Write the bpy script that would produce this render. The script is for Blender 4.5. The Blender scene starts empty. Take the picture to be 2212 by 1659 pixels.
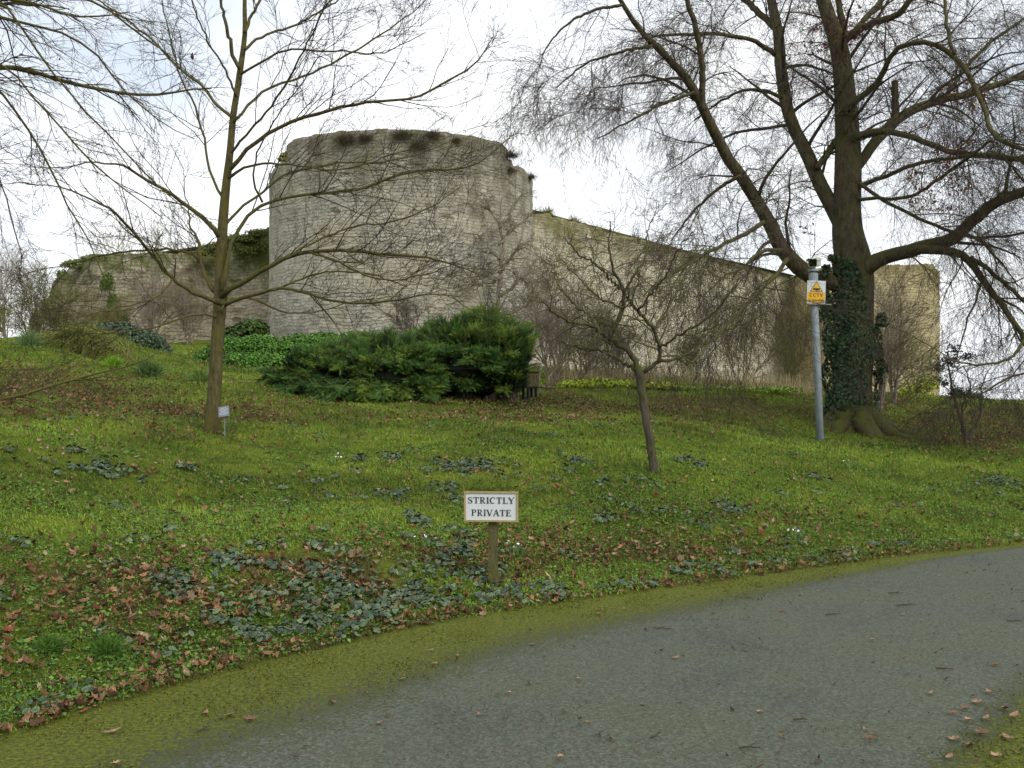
import bpy, math
import numpy as np
from mathutils import Vector

C = bpy.context.scene.collection
rs = np.random.RandomState(11)
F = 2200.0          # focal length in the units of the survey picture (2212 wide)
CX, HY, EYE = 1106.0, 870.0, 1.6

# ------------------------------------------------------------------ camera
cam_d = bpy.data.cameras.new('camera')
cam = bpy.data.objects.new('camera', cam_d); C.objects.link(cam)
cam.location = (0, 0, EYE); cam.rotation_euler = (math.radians(90), 0, 0)
cam_d.sensor_width = 36; cam_d.lens = 36 * F / 2212
cam_d.shift_y = 40.5 / 2212
cam_d.clip_start = 0.1; cam_d.clip_end = 2000
bpy.context.scene.camera = cam

# ------------------------------------------------------------------ world
SUN_EL, SUN_AZ = math.radians(36), math.radians(142)
w = bpy.data.worlds.new('World'); bpy.context.scene.world = w; w.use_nodes = True
nt = w.node_tree; N = nt.nodes; L = nt.links; N.clear()
out = N.new('ShaderNodeOutputWorld'); bg = N.new('ShaderNodeBackground')
sky = N.new('ShaderNodeTexSky'); sky.sky_type = 'NISHITA'; sky.sun_disc = False
sky.sun_elevation = SUN_EL; sky.sun_rotation = SUN_AZ; sky.dust_density = 3
tc = N.new('ShaderNodeTexCoord'); mp = N.new('ShaderNodeMapping'); mp.inputs['Scale'].default_value = (1, 1, 2.6)
nz = N.new('ShaderNodeTexNoise'); nz.inputs['Scale'].default_value = 2.2; nz.inputs['Detail'].default_value = 6
L.new(tc.outputs['Generated'], mp.inputs['Vector']); L.new(mp.outputs[0], nz.inputs['Vector'])
rp = N.new('ShaderNodeValToRGB')
rp.color_ramp.elements[0].position = .36; rp.color_ramp.elements[0].color = (6.6, 7.4, 8.4, 1)
rp.color_ramp.elements[1].position = .6; rp.color_ramp.elements[1].color = (11.2, 11.3, 11.4, 1)
L.new(nz.outputs['Fac'], rp.inputs['Fac'])
mx = N.new('ShaderNodeMix'); mx.data_type = 'RGBA'; mx.inputs['Factor'].default_value = .93
L.new(sky.outputs[0], mx.inputs['A']); L.new(rp.outputs[0], mx.inputs['B'])
L.new(mx.outputs['Result'], bg.inputs['Color']); bg.inputs['Strength'].default_value = 0.1
L.new(bg.outputs[0], out.inputs['Surface'])

sl = bpy.data.lights.new('sun', 'SUN'); sl.energy = 1.5; sl.angle = math.radians(25); sl.color = (1, .97, .91)
so = bpy.data.objects.new('sun', sl); C.objects.link(so)
sd = Vector((math.sin(SUN_AZ) * math.cos(SUN_EL), math.cos(SUN_AZ) * math.cos(SUN_EL), math.sin(SUN_EL)))
so.rotation_euler = sd.to_track_quat('Z', 'Y').to_euler()

vs = bpy.context.scene.view_settings
vs.view_transform = 'Standard'; vs.look = 'None'; vs.gamma = 1; vs.exposure = 0.32

# ------------------------------------------------------------------ helpers
def lin(r, g, b):
    f = lambda c: ((c / 255 + .055) / 1.055) ** 2.4 if c > 10 else c / 255 / 12.92
    return np.array([f(r), f(g), f(b)])

def P(px, py, d):
    return np.array([(px - CX) / F * d, d, EYE + (HY - py) / F * d])

def pix(x, y, z):
    yy = np.maximum(y, .3)
    return CX + F * x / yy, HY - F * (z - EYE) / yy

def hashn(seed, n=64):
    return np.random.RandomState(seed).rand(n, n)
_tab = {}
def vnoise(x, y, seed=0):
    if seed not in _tab: _tab[seed] = hashn(seed + 100)
    t = _tab[seed]; xi = np.floor(x).astype(int); yi = np.floor(y).astype(int)
    fx = x - xi; fy = y - yi; fx = fx * fx * (3 - 2 * fx); fy = fy * fy * (3 - 2 * fy)
    a = t[xi % 64, yi % 64]; b = t[(xi + 1) % 64, yi % 64]; c = t[xi % 64, (yi + 1) % 64]; d = t[(xi + 1) % 64, (yi + 1) % 64]
    return (a * (1 - fx) + b * fx) * (1 - fy) + (c * (1 - fx) + d * fx) * fy
def fbm(x, y, seed=0, o=3):
    s = 0; a = .5; tot = 0
    for i in range(o):
        s = s + a * vnoise(x * 2 ** i, y * 2 ** i, seed + i); tot += a; a *= .5
    return s / tot
def sstep(a, b, x):
    t = np.clip((x - a) / (b - a), 0, 1); return t * t * (3 - 2 * t)
def nrm(v):
    return v / np.maximum(np.linalg.norm(v, axis=-1, keepdims=True), 1e-9)

BASE = {}
def mesh(name, V, faces, mat, parent=None, tint=None, uv=None, smooth=False, attrs=None):
    """V (n,3); faces: list of (m,k) int arrays"""
    V = np.asarray(V, float)
    if parent is not None: V = V - BASE[parent.name]
    me = bpy.data.meshes.new(name)
    faces = [np.asarray(f, np.int32) for f in faces if len(f)]
    loops = np.concatenate([f.ravel() for f in faces])
    tot = np.concatenate([np.full(len(f), f.shape[1], np.int32) for f in faces])
    st = np.concatenate([[0], np.cumsum(tot)[:-1]]).astype(np.int32)
    me.vertices.add(len(V)); me.vertices.foreach_set('co', V.astype(np.float32).ravel())
    me.loops.add(len(loops)); me.loops.foreach_set('vertex_index', loops)
    me.polygons.add(len(st)); me.polygons.foreach_set('loop_start', st); me.polygons.foreach_set('loop_total', tot)
    me.polygons.foreach_set('use_smooth', np.full(len(st), bool(smooth)))
    me.update(calc_edges=True)
    if tint is not None:
        a = me.attributes.new('tint', 'FLOAT_COLOR', 'POINT')
        cc = np.ones((len(V), 4), np.float32); cc[:, :3] = tint; a.data.foreach_set('color', cc.ravel())
    if attrs:
        for k, v in attrs.items():
            a = me.attributes.new(k, 'FLOAT', 'POINT'); a.data.foreach_set('value', np.asarray(v, np.float32))
    if uv is not None:
        u = me.uv_layers.new(name='uv'); u.data.foreach_set('uv', np.asarray(uv, np.float32)[loops].ravel())
    if mat: me.materials.append(mat)
    o = bpy.data.objects.new(name, me); C.objects.link(o)
    if parent is not None: o.parent = parent; BASE[o.name] = BASE[parent.name]
    return o

def thing(name, label, cat, base, group=None):
    o = bpy.data.objects.new(name, None); C.objects.link(o); o.location = tuple(base)
    o.empty_display_size = .2
    BASE[o.name] = np.array(base, float); o['label'] = label; o['category'] = cat
    if group: o['group'] = group
    return o
def tag(o, label=None, cat=None, group=None, kind=None):
    if label: o['label'] = label
    if cat: o['category'] = cat
    if group: o['group'] = group
    if kind: o['kind'] = kind
    return o

class MB:
    def __init__(s): s.V = []; s.F = {}; s.T = []; s.n = 0
    def add(s, V, faces, tint=None):
        V = np.asarray(V, float).reshape(-1, 3)
        for f in faces:
            f = np.asarray(f, np.int64)
            if len(f): s.F.setdefault(f.shape[1], []).append(f + s.n)
        s.V.append(V); s.n += len(V)
        t = np.ones((len(V), 3)) * .5 if tint is None else np.broadcast_to(tint, (len(V), 3))
        s.T.append(t)
    def box(s, c, sz, R=None, tint=None):
        c = np.array(c, float); h = np.array(sz, float) / 2
        v = np.array([[x, y, z] for x in (-1, 1) for y in (-1, 1) for z in (-1, 1)]) * h
        if R is not None: v = v @ np.array(R).T
        s.add(v + c, [[[0, 1, 3, 2], [4, 6, 7, 5], [0, 4, 5, 1], [2, 3, 7, 6], [0, 2, 6, 4], [1, 5, 7, 3]]], tint)
    def tube(s, pts, rad, sides=8, tint=None):
        V, Fc = tubes(np.array([pts], float), np.array([rad], float), sides); s.add(V, Fc, tint)
    def build(s, name, mat, parent=None, smooth=False):
        if not s.n: return None
        V = np.concatenate(s.V); T = np.concatenate(s.T)
        return mesh(name, V, [np.concatenate(v) for v in s.F.values()], mat, parent, tint=T, smooth=smooth)

def tubes(P_, R_, s=3):
    """P_ (n,k,3), R_ (n,k) -> verts, faces"""
    n, k, _ = P_.shape
    T = np.gradient(P_, axis=1) if k > 2 else np.repeat(P_[:, 1:] - P_[:, :1], 2, axis=1)
    T = nrm(T)
    m = nrm(P_[:, -1] - P_[:, 0]); ref = np.where(np.abs(m[:, 2:3]) > .8, [[1., .13, 0]], [[0.1, 0., 1.]])
    ref = np.repeat(ref[:, None], k, 1)
    A = nrm(np.cross(T, ref)); B = np.cross(T, A)
    an = np.arange(s) / s * 2 * np.pi
    V = P_[:, :, None] + R_[:, :, None, None] * (np.cos(an)[None, None, :, None] * A[:, :, None] + np.sin(an)[None, None, :, None] * B[:, :, None])
    idx = np.arange(n * k * s).reshape(n, k, s)
    a = idx[:, :-1]; b = np.roll(a, -1, axis=2); c = idx[:, 1:]; d = np.roll(c, -1, axis=2)
    Q = np.stack([a, b, d, c], -1).reshape(-1, 4)
    fs = [Q]
    if s >= 5:
        fs.append(idx[:, -1].reshape(n, s)); fs.append(idx[:, 0, ::-1].reshape(n, s))
    return V.reshape(-1, 3), fs

def smooth_poly(pts, rad, k, jit=0.0, rng=rs):
    pts = np.array(pts, float); rad = np.array(rad, float)
    q = np.concatenate([pts, rad[:, None]], 1)
    for _ in range(2):
        a = q[:-1] * .75 + q[1:] * .25; b = q[:-1] * .25 + q[1:] * .75
        m = np.empty((2 * len(a), q.shape[1])); m[0::2] = a; m[1::2] = b
        q = np.concatenate([q[:1], m, q[-1:]])
    d = np.concatenate([[0], np.cumsum(np.linalg.norm(np.diff(q[:, :3], axis=0), axis=1))])
    t = np.linspace(0, d[-1], k)
    o = np.stack([np.interp(t, d, q[:, i]) for i in range(4)], 1)
    if jit: o[1:-1, :3] += rng.normal(0, 1, (k - 2, 3)) * jit
    return o[:, :3], o[:, 3]

def sprout(Pp, Rp, m, Ln, ang, trop=(0, 0, -1), tw=.1, wig=.15, k=6, rf=.5, rmin=.003, rmax=.05, t=(.15, 1), rng=rs, taper=.25, lenf=.4, bias=None):
    """children of every parent curve; m per parent (int or array)"""
    n, kp, _ = Pp.shape
    idx = np.repeat(np.arange(n), m); q = len(idx)
    tt = rng.uniform(t[0], t[1], q) * (kp - 1); i0 = np.clip(tt.astype(int), 0, kp - 2); fr = (tt - i0)[:, None]
    p = Pp[idx, i0] * (1 - fr) + Pp[idx, i0 + 1] * fr
    r = Rp[idx, i0] * (1 - fr[:, 0]) + Rp[idx, i0 + 1] * fr[:, 0]
    T = nrm(Pp[idx, i0 + 1] - Pp[idx, i0])
    pr = rng.normal(0, 1, (q, 3))
    if bias is not None: pr = pr + np.array(bias)
    pr = nrm(pr - T * (pr * T).sum(1, keepdims=True))
    a = rng.uniform(ang[0], ang[1], q)[:, None]
    d = np.cos(a) * T + np.sin(a) * pr
    ln = rng.uniform(Ln[0], Ln[1], q) * (1 - lenf * tt / (kp - 1))
    out = np.empty((q, k, 3)); out[:, 0] = p
    for j in range(1, k):
        d = nrm(d + np.array(trop) * tw + rng.normal(0, wig, (q, 3)))
        p = p + d * (ln / (k - 1))[:, None]; out[:, j] = p
    r0 = np.clip(r * rf, rmin, rmax)
    R = r0[:, None] * np.linspace(1, taper, k)[None]; R = np.maximum(R, rmin * .55)
    return out, R

def basis(nv, rng=rs, spin=None):
    """columns: x,y,z(n) ; returns (n,3,3)"""
    nv = nrm(nv); n = len(nv)
    ref = np.where(np.abs(nv[:, 2:3]) > .9, [[1., 0, 0]], [[0., 0, 1.]])
    a = nrm(np.cross(ref, nv)); b = np.cross(nv, a)
    th = rng.uniform(0, 2 * np.pi, n) if spin is None else spin
    c, s = np.cos(th)[:, None], np.sin(th)[:, None]
    x = a * c + b * s; y = np.cross(nv, x)
    return np.stack([x, y, nv], -1)

def stamp(TV, TF, pos, B, sc):
    """TV (k,3), TF list of faces arrays; sc (n,) or (n,3)"""
    sc = np.asarray(sc, float)
    if sc.ndim == 1: sc = sc[:, None]
    loc = TV[None] * sc[:, None, :] if sc.shape[1] == 3 else TV[None] * sc[:, None]
    V = np.einsum('nij,nkj->nki', B, loc) + pos[:, None]
    n, k = len(pos), len(TV)
    off = (np.arange(n) * k)[:, None, None]
    fs = [(np.asarray(f)[None] + off).reshape(-1, np.asarray(f).shape[1]) for f in TF]
    return V.reshape(-1, 3), fs

# leaf templates (unit size, lying in xy, normal z)
def fan(outline, cz=0.0, curl=0.0):
    o = np.array(outline, float); z = curl * (o[:, 0] ** 2 + o[:, 1] ** 2)
    V = np.concatenate([[[o[:, 0].mean(), o[:, 1].mean() , cz]], np.c_[o, z]]); n = len(o)
    return V, [np.array([[0, i + 1, (i + 1) % n + 1] for i in range(n)])]
LEAF_DRY = fan([(-.5, 0), (-.25, .22), (-.3, .42), (.05, .3), (.12, .5), (.3, .2), (.55, .02), (.3, -.18), (.2, -.46), (-.02, -.25), (-.3, -.38), (-.2, -.15)], -.10, .5)
LEAF_DRY2 = fan([(-.5, 0), (-.2, .25), (.2, .27), (.52, 0), (.2, -.22), (-.2, -.26)], -.05, .75)
LEAF_HEART = fan([(.5, 0), (.2, .36), (-.2, .47), (-.48, .28), (-.3, 0), (-.48, -.28), (-.2, -.47), (.2, -.36)], .07, -.12)
LEAF_OVAL = fan([(.5, 0), (.15, .26), (-.3, .24), (-.5, 0), (-.3, -.24), (.15, -.26)], .06, -.1)
LEAF_IVY = fan([(.5, 0), (.18, .16), (.1, .45), (-.2, .26), (-.45, .3), (-.32, 0), (-.45, -.3), (-.2, -.26), (.1, -.45), (.18, -.16)], .05, -.1)

# ------------------------------------------------------------------ materials
def mat(name): 
    m = bpy.data.materials.new(name); m.use_nodes = True
    return m, m.node_tree.nodes, m.node_tree.links, m.node_tree.nodes['Principled BSDF']
def noise(N_, scale, detail=4, rough=.55, vec=None, L_=None, dist=0):
    n = N_.new('ShaderNodeTexNoise'); n.inputs['Scale'].default_value = scale; n.inputs['Detail'].default_value = detail
    n.inputs['Roughness'].default_value = rough; n.inputs['Distortion'].default_value = dist
    if vec is not None: L_.new(vec, n.inputs['Vector'])
    return n
def ramp(N_, L_, src, stops):
    r = N_.new('ShaderNodeValToRGB'); e = r.color_ramp.elements
    while len(e) < len(stops): e.new(.5)
    for i, (p, c) in enumerate(stops):
        e[i].position = p; e[i].color = (*c, 1) if hasattr(c, '__len__') else (c, c, c, 1)
    L_.new(src, r.inputs['Fac']); return r.outputs['Color']
def mixc(N_, L_, a, b, f, mode='MIX'):
    m = N_.new('ShaderNodeMix'); m.data_type = 'RGBA'; m.blend_type = mode
    for s, v in (('A', a), ('B', b)):
        if hasattr(v, 'links'): L_.new(v, m.inputs[s])
        else: m.inputs[s].default_value = (*v, 1)
    if hasattr(f, 'links'): L_.new(f, m.inputs['Factor'])
    else: m.inputs['Factor'].default_value = f
    return m.outputs['Result']
def math_(N_, L_, op, a, b=None, clamp=False):
    m = N_.new('ShaderNodeMath'); m.operation = op; m.use_clamp = clamp
    for i, v in enumerate((a, b)):
        if v is None: continue
        if hasattr(v, 'links'): L_.new(v, m.inputs[i])
        else: m.inputs[i].default_value = v
    return m.outputs[0]
def bump(N_, L_, b, h, dist, st=1):
    n = N_.new('ShaderNodeBump'); n.inputs['Strength'].default_value = st; n.inputs['Distance'].default_value = dist
    L_.new(h, n.inputs['Height']); L_.new(n.outputs[0], b.inputs['Normal'])
def attr(N_, name, out='Color'):
    a = N_.new('ShaderNodeAttribute'); a.attribute_name = name; return a.outputs[out]
def pos(N_):
    return N_.new('ShaderNodeNewGeometry').outputs['Position']

def tint_mat(name, rough=.7, spec=.25, var=.3, vs=40, trans=0):
    m, n, l, b = mat(name)
    nz = noise(n, vs, 3, vec=pos(n), L_=l)
    k = ramp(n, l, nz.outputs['Fac'], [(.3, 1 - var), (.7, 1 + var)])
    c = mixc(n, l, attr(n, 'tint'), k, 1.0, 'MULTIPLY')
    l.new(c, b.inputs['Base Color']); b.inputs['Roughness'].default_value = rough
    b.inputs['Specular IOR Level'].default_value = spec
    return m
M_GRASS = tint_mat('grass', .75, .15)
M_LEAF = tint_mat('leaf_litter', .8, .15, .35, 60)
M_CYC = tint_mat('cyclamen_leaf', .55, .25, .35, 90)
M_GREEN = tint_mat('bush_leaf', .65, .15)
M_IVY = tint_mat('ivy_leaf', .5, .3)
M_NEEDLE = tint_mat('juniper_needle', .7, .15)
M_TINT = tint_mat('plain_tint', .6, .3, .12, 30)

def bark(name, c1, c2, moss, mossamt=.5, sc=18):
    m, n, l, b = mat(name)
    p = pos(n); mp = n.new('ShaderNodeMapping'); mp.inputs['Scale'].default_value = (1, 1, .3); l.new(p, mp.inputs['Vector'])
    a = noise(n, sc, 6, .65, mp.outputs[0], l)
    c = ramp(n, l, a.outputs['Fac'], [(.3, c1), (.7, c2)])
    g = n.new('ShaderNodeNewGeometry'); sp = n.new('ShaderNodeSeparateXYZ'); l.new(g.outputs['Normal'], sp.inputs[0])
    m2 = noise(n, 3.0, 5, .6, p, l)
    f = math_(n, l, 'MULTIPLY_ADD', sp.outputs['Z'], .35); f.node.inputs[2].default_value = mossamt - .5
    f = math_(n, l, 'ADD', f, m2.outputs['Fac'])
    f = ramp(n, l, f, [(.42, 0.), (.62, 1.)])
    c = mixc(n, l, c, moss, f)
    l.new(c, b.inputs['Base Color']); b.inputs['Roughness'].default_value = .85; b.inputs['Specular IOR Level'].default_value = .15
    bump(n, l, b, a.outputs['Fac'], .03, .8)
    return m
M_BEECH = bark('beech_bark', lin(46, 42, 32), lin(104, 94, 74), lin(84, 84, 46), .42, 14)
M_BEECH_T = bark('beech_twig', lin(54, 46, 42), lin(88, 76, 68), lin(80, 78, 50), .34)
M_YOUNG = bark('young_bark', lin(62, 55, 34), lin(104, 96, 62), lin(88, 84, 38), .42, 26)
M_YOUNG_T = bark('young_twig', lin(44, 34, 36), lin(70, 58, 54), lin(84, 80, 42), .32)
M_CROOK = bark('crooked_bark', lin(48, 43, 33), lin(100, 92, 76), lin(74, 78, 32), .42, 22)
M_CROOK_T = bark('crooked_twig', lin(62, 54, 50), lin(105, 95, 82), lin(96, 98, 52), .4)
M_SHRUB = bark('shrub_bark', lin(104, 92, 84), lin(164, 150, 138), lin(96, 94, 52), .4)
M_DARKSH = bark('dark_shrub_bark', lin(62, 56, 52), lin(104, 94, 90), lin(70, 70, 50), .3)
M_OLIVE = bark('olive_thicket_bark', lin(90, 84, 56), lin(140, 132, 94), lin(104, 108, 54), .5)

def stone_mat(name, cA, cB, cC, stain, top_z, top_h, moss=None, mossf=.0, rowh=.125, bw=.36, joint=lin(62, 56, 46), cool=0.0):
    m, n, l, b = mat(name)
    uv = n.new('ShaderNodeTexCoord').outputs['UV']; p = pos(n)
    d = noise(n, 1.3, 3, .6, uv, l); d2 = noise(n, 9, 2, .5, uv, l)
    vm = n.new('ShaderNodeVectorMath'); vm.operation = 'MULTIPLY_ADD'; l.new(d.outputs['Color'], vm.inputs[0]); vm.inputs[1].default_value = (.5, .30, 0); l.new(uv, vm.inputs[2])
    vm2 = n.new('ShaderNodeVectorMath'); vm2.operation = 'MULTIPLY_ADD'; l.new(d2.outputs['Color'], vm2.inputs[0]); vm2.inputs[1].default_value = (.12, .07, 0); l.new(vm.outputs[0], vm2.inputs[2])
    br = n.new('ShaderNodeTexBrick'); l.new(vm2.outputs[0], br.inputs['Vector'])
    br.offset = .43; br.squash = .62; br.squash_frequency = 3
    br.inputs['Scale'].default_value = 1; br.inputs['Brick Width'].default_value = bw; br.inputs['Row Height'].default_value = rowh
    br.inputs['Mortar Size'].default_value = .014; br.inputs['Mortar Smooth'].default_value = .35; br.inputs['Bias'].default_value = -.1
    br.inputs['Color1'].default_value = (*cA, 1); br.inputs['Color2'].default_value = (*cB, 1); br.inputs['Mortar'].default_value = (*joint, 1)
    jn = noise(n, 2.3, 5, .7, uv, l); jf = ramp(n, l, jn.outputs['Fac'], [(.36, .25), (.62, 1.)])
    jm = math_(n, l, 'MULTIPLY', br.outputs['Fac'], jf)
    vo = n.new('ShaderNodeTexVoronoi'); vo.inputs['Scale'].default_value = 1; mpv = n.new('ShaderNodeMapping'); mpv.inputs['Scale'].default_value = (2.9, 7.2, 1); l.new(vm2.outputs[0], mpv.inputs['Vector']); l.new(mpv.outputs[0], vo.inputs['Vector'])
    sp0 = n.new('ShaderNodeSeparateXYZ'); l.new(vo.outputs['Color'], sp0.inputs[0])
    c = mixc(n, l, cA, cB, sp0.outputs['X']); c = mixc(n, l, c, ramp(n, l, sp0.outputs['Y'], [(0., .78), (.5, 1.), (1., 1.18)]), .8, 'MULTIPLY')
    c = mixc(n, l, c, joint, math_(n, l, 'MULTIPLY', jm, .68)); c = mixc(n, l, c, lin(52, 46, 38), ramp(n, l, sp0.outputs['Z'], [(.972, 0.), (.98, .6)]))
    # patches of different stone and weathering
    a = noise(n, .55, 5, .6, p, l); c = mixc(n, l, c, cC, ramp(n, l, a.outputs['Fac'], [(.45, 0.), (.68, .6)]))
    e = noise(n, 5.5, 5, .7, p, l); c = mixc(n, l, c, ramp(n, l, e.outputs['Fac'], [(.25, .62), (.5, 1.), (.75, 1.25)]), .9, 'MULTIPLY')
    e2 = noise(n, 26, 3, .7, p, l); c = mixc(n, l, c, ramp(n, l, e2.outputs['Fac'], [(.3, .72), (.7, 1.22)]), .8, 'MULTIPLY')
    # weather stain at the wall head, streaking downwards
    sp = n.new('ShaderNodeSeparateXYZ'); l.new(p, sp.inputs[0])
    mp = n.new('ShaderNodeMapping'); mp.inputs['Scale'].default_value = (1.2, 1.2, .22); l.new(p, mp.inputs['Vector'])
    s = noise(n, 1.0, 5, .65, mp.outputs[0], l)
    h = math_(n, l, 'SUBTRACT', sp.outputs['Z'], top_z - top_h); h = math_(n, l, 'DIVIDE', h, top_h)
    s2 = math_(n, l, 'MULTIPLY', math_(n, l, 'SUBTRACT', s.outputs['Fac'], .5), 3.0)
    f = math_(n, l, 'ADD', h, s2); f = ramp(n, l, f, [(.35, 0.), (1.2, .7)])
    c = mixc(n, l, c, stain, f)
    if moss is not None:
        q = noise(n, 1.1, 6, .7, p, l); f = math_(n, l, 'ADD', q.outputs['Fac'], math_(n, l, 'MULTIPLY', h, .22))
        c = mixc(n, l, c, moss, ramp(n, l, f, [(.62 - mossf, 0.), (.78 - mossf, .9)]))
    l.new(c, b.inputs['Base Color']); b.inputs['Roughness'].default_value = .92; b.inputs['Specular IOR Level'].default_value = .12
    hh = math_(n, l, 'MULTIPLY_ADD', jm, -1.0); hh.node.inputs[2].default_value = 1
    hh = math_(n, l, 'ADD', hh, math_(n, l, 'MULTIPLY', e2.outputs['Fac'], .7))
    bump(n, l, b, hh, .05, .9)
    return m

# ------------------------------------------------------------------ terrain
E1 = np.array([(-300, -520), (-30, -45), (-8, -9), (-4.6, -.2), (-3.5, 2.4), (-2.46, 4.89), (-1.85, 5.92), (-1.21, 6.65), (-.37, 7.6), (.74, 8.4), (2.6, 9.64), (4.4, 10.8), (5.8, 11.54), (9, 13), (14, 14.8), (24, 17.5), (60, 22), (300, 40)], float)
E2 = np.array([(-300, -560), (-20, -40), (-6, -12), (-2.5, -3.5), (-.5, 1.3), (.9, 3.0), (2.05, 4.2), (3.25, 5.6), (5, 7.2), (9, 9.4), (14, 11.2), (24, 13.8), (60, 18.2), (300, 36)], float)
def edge(E, x):
    y = np.interp(x, E[:, 0], E[:, 1]); 
    y2 = (np.interp(x - .5, E[:, 0], E[:, 1]) + np.interp(x + .5, E[:, 0], E[:, 1])) / 2
    y = (y + y2) / 2
    s = (np.interp(x + .4, E[:, 0], E[:, 1]) - np.interp(x - .4, E[:, 0], E[:, 1])) / .8
    return y, 1 / np.sqrt(1 + s * s)
def s1(x, y):
    e, c = edge(E1, x); return (y - e) * c
def s2(x, y):
    e, c = edge(E2, x); return (e - y) * c

CT = [(0, 1300, 6.5), (0, 1100, 8.5), (0, 950, 10.9), (0, 872, 14), (0, 770, 20), (0, 742, 24), (100, 732, 24), (300, 762, 22), (450, 803, 22), (520, 800, 24), (560, 798, 28), (650, 800, 25), (330, 770, 26), (700, 815, 23), (600, 760, 34),
      (458, 942, 14), (460, 1100, 10.5), (250, 872, 16), (600, 872, 18), (950, 888, 19), (780, 1000, 13), (780, 1150, 9.3), (1100, 1000, 13), (1100, 1150, 10), (1065, 1266, 8.4),
      (1414, 1020, 13), (1100, 885, 20), (1300, 844, 25), (1500, 846, 25), (1700, 850, 26), (1400, 925, 17), (1773, 954, 19), (1838, 934, 22), (1700, 1100, 12.6),
      (2000, 1100, 13.2), (2212, 1100, 14), (2212, 1000, 18), (2085, 950, 21), (2212, 902, 24), (2212, 878, 28), (2100, 873, 28), (2350, 885, 27), (1950, 880, 27)]
CW = [P(*c) for c in CT]
for e in E1[5:14]: CW.append(np.array([e[0], e[1], 0.]))
for x, y, z in [(-14, 8, 1.6), (-14, 14, 2.6), (-18, 22, 3.2), (-8, 3, .7), (-12, 0, 1.4), (-6.5, 8, 1.15), (-8.7, 37, 3.9), (-3, 36, 3.4), (-4.5, 43, 3.6), (-20, 40, 3.2), (-30, 42, 2.6), (2, 40, 2.4),
                (8, 50, 1.9), (14, 40, 1.8), (20, 58, 1.7), (28, 60, 1.3), (20, 40, 1.0), (30, 45, .4), (22, 32, 1.2), (30, 24, .8), (20, 22, .8), (-40, 80, 0), (0, 90, 0), (40, 80, 0), (-50, 40, 1), (-40, 10, 1.5), (50, 40, 0), (45, 25, 0)]:
    CW.append(np.array([x, y, z], float))
CW = np.array(CW)
def _tps(a, b):
    d2 = ((a[:, None, :2] - b[None, :, :2]) ** 2).sum(-1); return .5 * d2 * np.log(d2 + 1e-9)
_K = _tps(CW, CW) + np.eye(len(CW)) * .6
_Pm = np.c_[np.ones(len(CW)), CW[:, :2]]
_A = np.block([[_K, _Pm], [_Pm.T, np.zeros((3, 3))]])
_sol = np.linalg.solve(_A, np.concatenate([CW[:, 2], np.zeros(3)]))
def H(x, y, raw=False):
    x = np.atleast_1d(np.asarray(x, float)); y = np.atleast_1d(np.asarray(y, float)); o = np.empty(len(x))
    for i in range(0, len(x), 40000):
        q = np.c_[x[i:i + 40000], y[i:i + 40000]]
        o[i:i + 40000] = _tps(q, CW) @ _sol[:-3] + _sol[-3] + q @ _sol[-2:]
    a, b = s1(x, y), s2(x, y)
    rr = np.hypot(x, y - 20)
    o = o * (1 - sstep(55, 80, rr)) + .2 * sstep(55, 80, rr)
    o = np.clip(o, -.5, 5)
    o = o - 4.2 * sstep(62, 85, rr) * sstep(30, 50, y)
    rg = (fbm(x * .8, y * .8, 3) - .5) * .22 * sstep(.5, 4, a) + (fbm(x * 3.1, y * 3.1, 5) - .5) * .07 * sstep(0, .6, a)
    bank = .035 * sstep(-.02, .12, a) + np.where(y > 30, o, np.maximum(o, .02 * a)) * sstep(0, 1.3, a) + rg
    # overhanging turf edge on the left mound
    px_, py_ = x / np.maximum(y, 1) * F + CX, y
    lip = np.exp(-((px_ - 185) / 85) ** 2)
    bank = bank + lip * (.42 * sstep(21.2, 21.5, y + (px_ - 185) * .008) * (1 - sstep(21.6, 25, y)) - .22 * sstep(20.3, 21.2, y + (px_ - 185) * .008) * (1 - sstep(21.2, 21.5, y + (px_ - 185) * .008)))
    near = .03 * sstep(0, .3, b) + .012 * b * sstep(0, 3, b)
    return np.where(a > -.02, bank, np.where(b > -.02, np.minimum(near, .6), -.06))
def G(px, d):
    """point on the ground at picture column px and depth d"""
    x = (px - CX) / F * d; return np.array([x, d, H(x, d)[0]])

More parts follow.
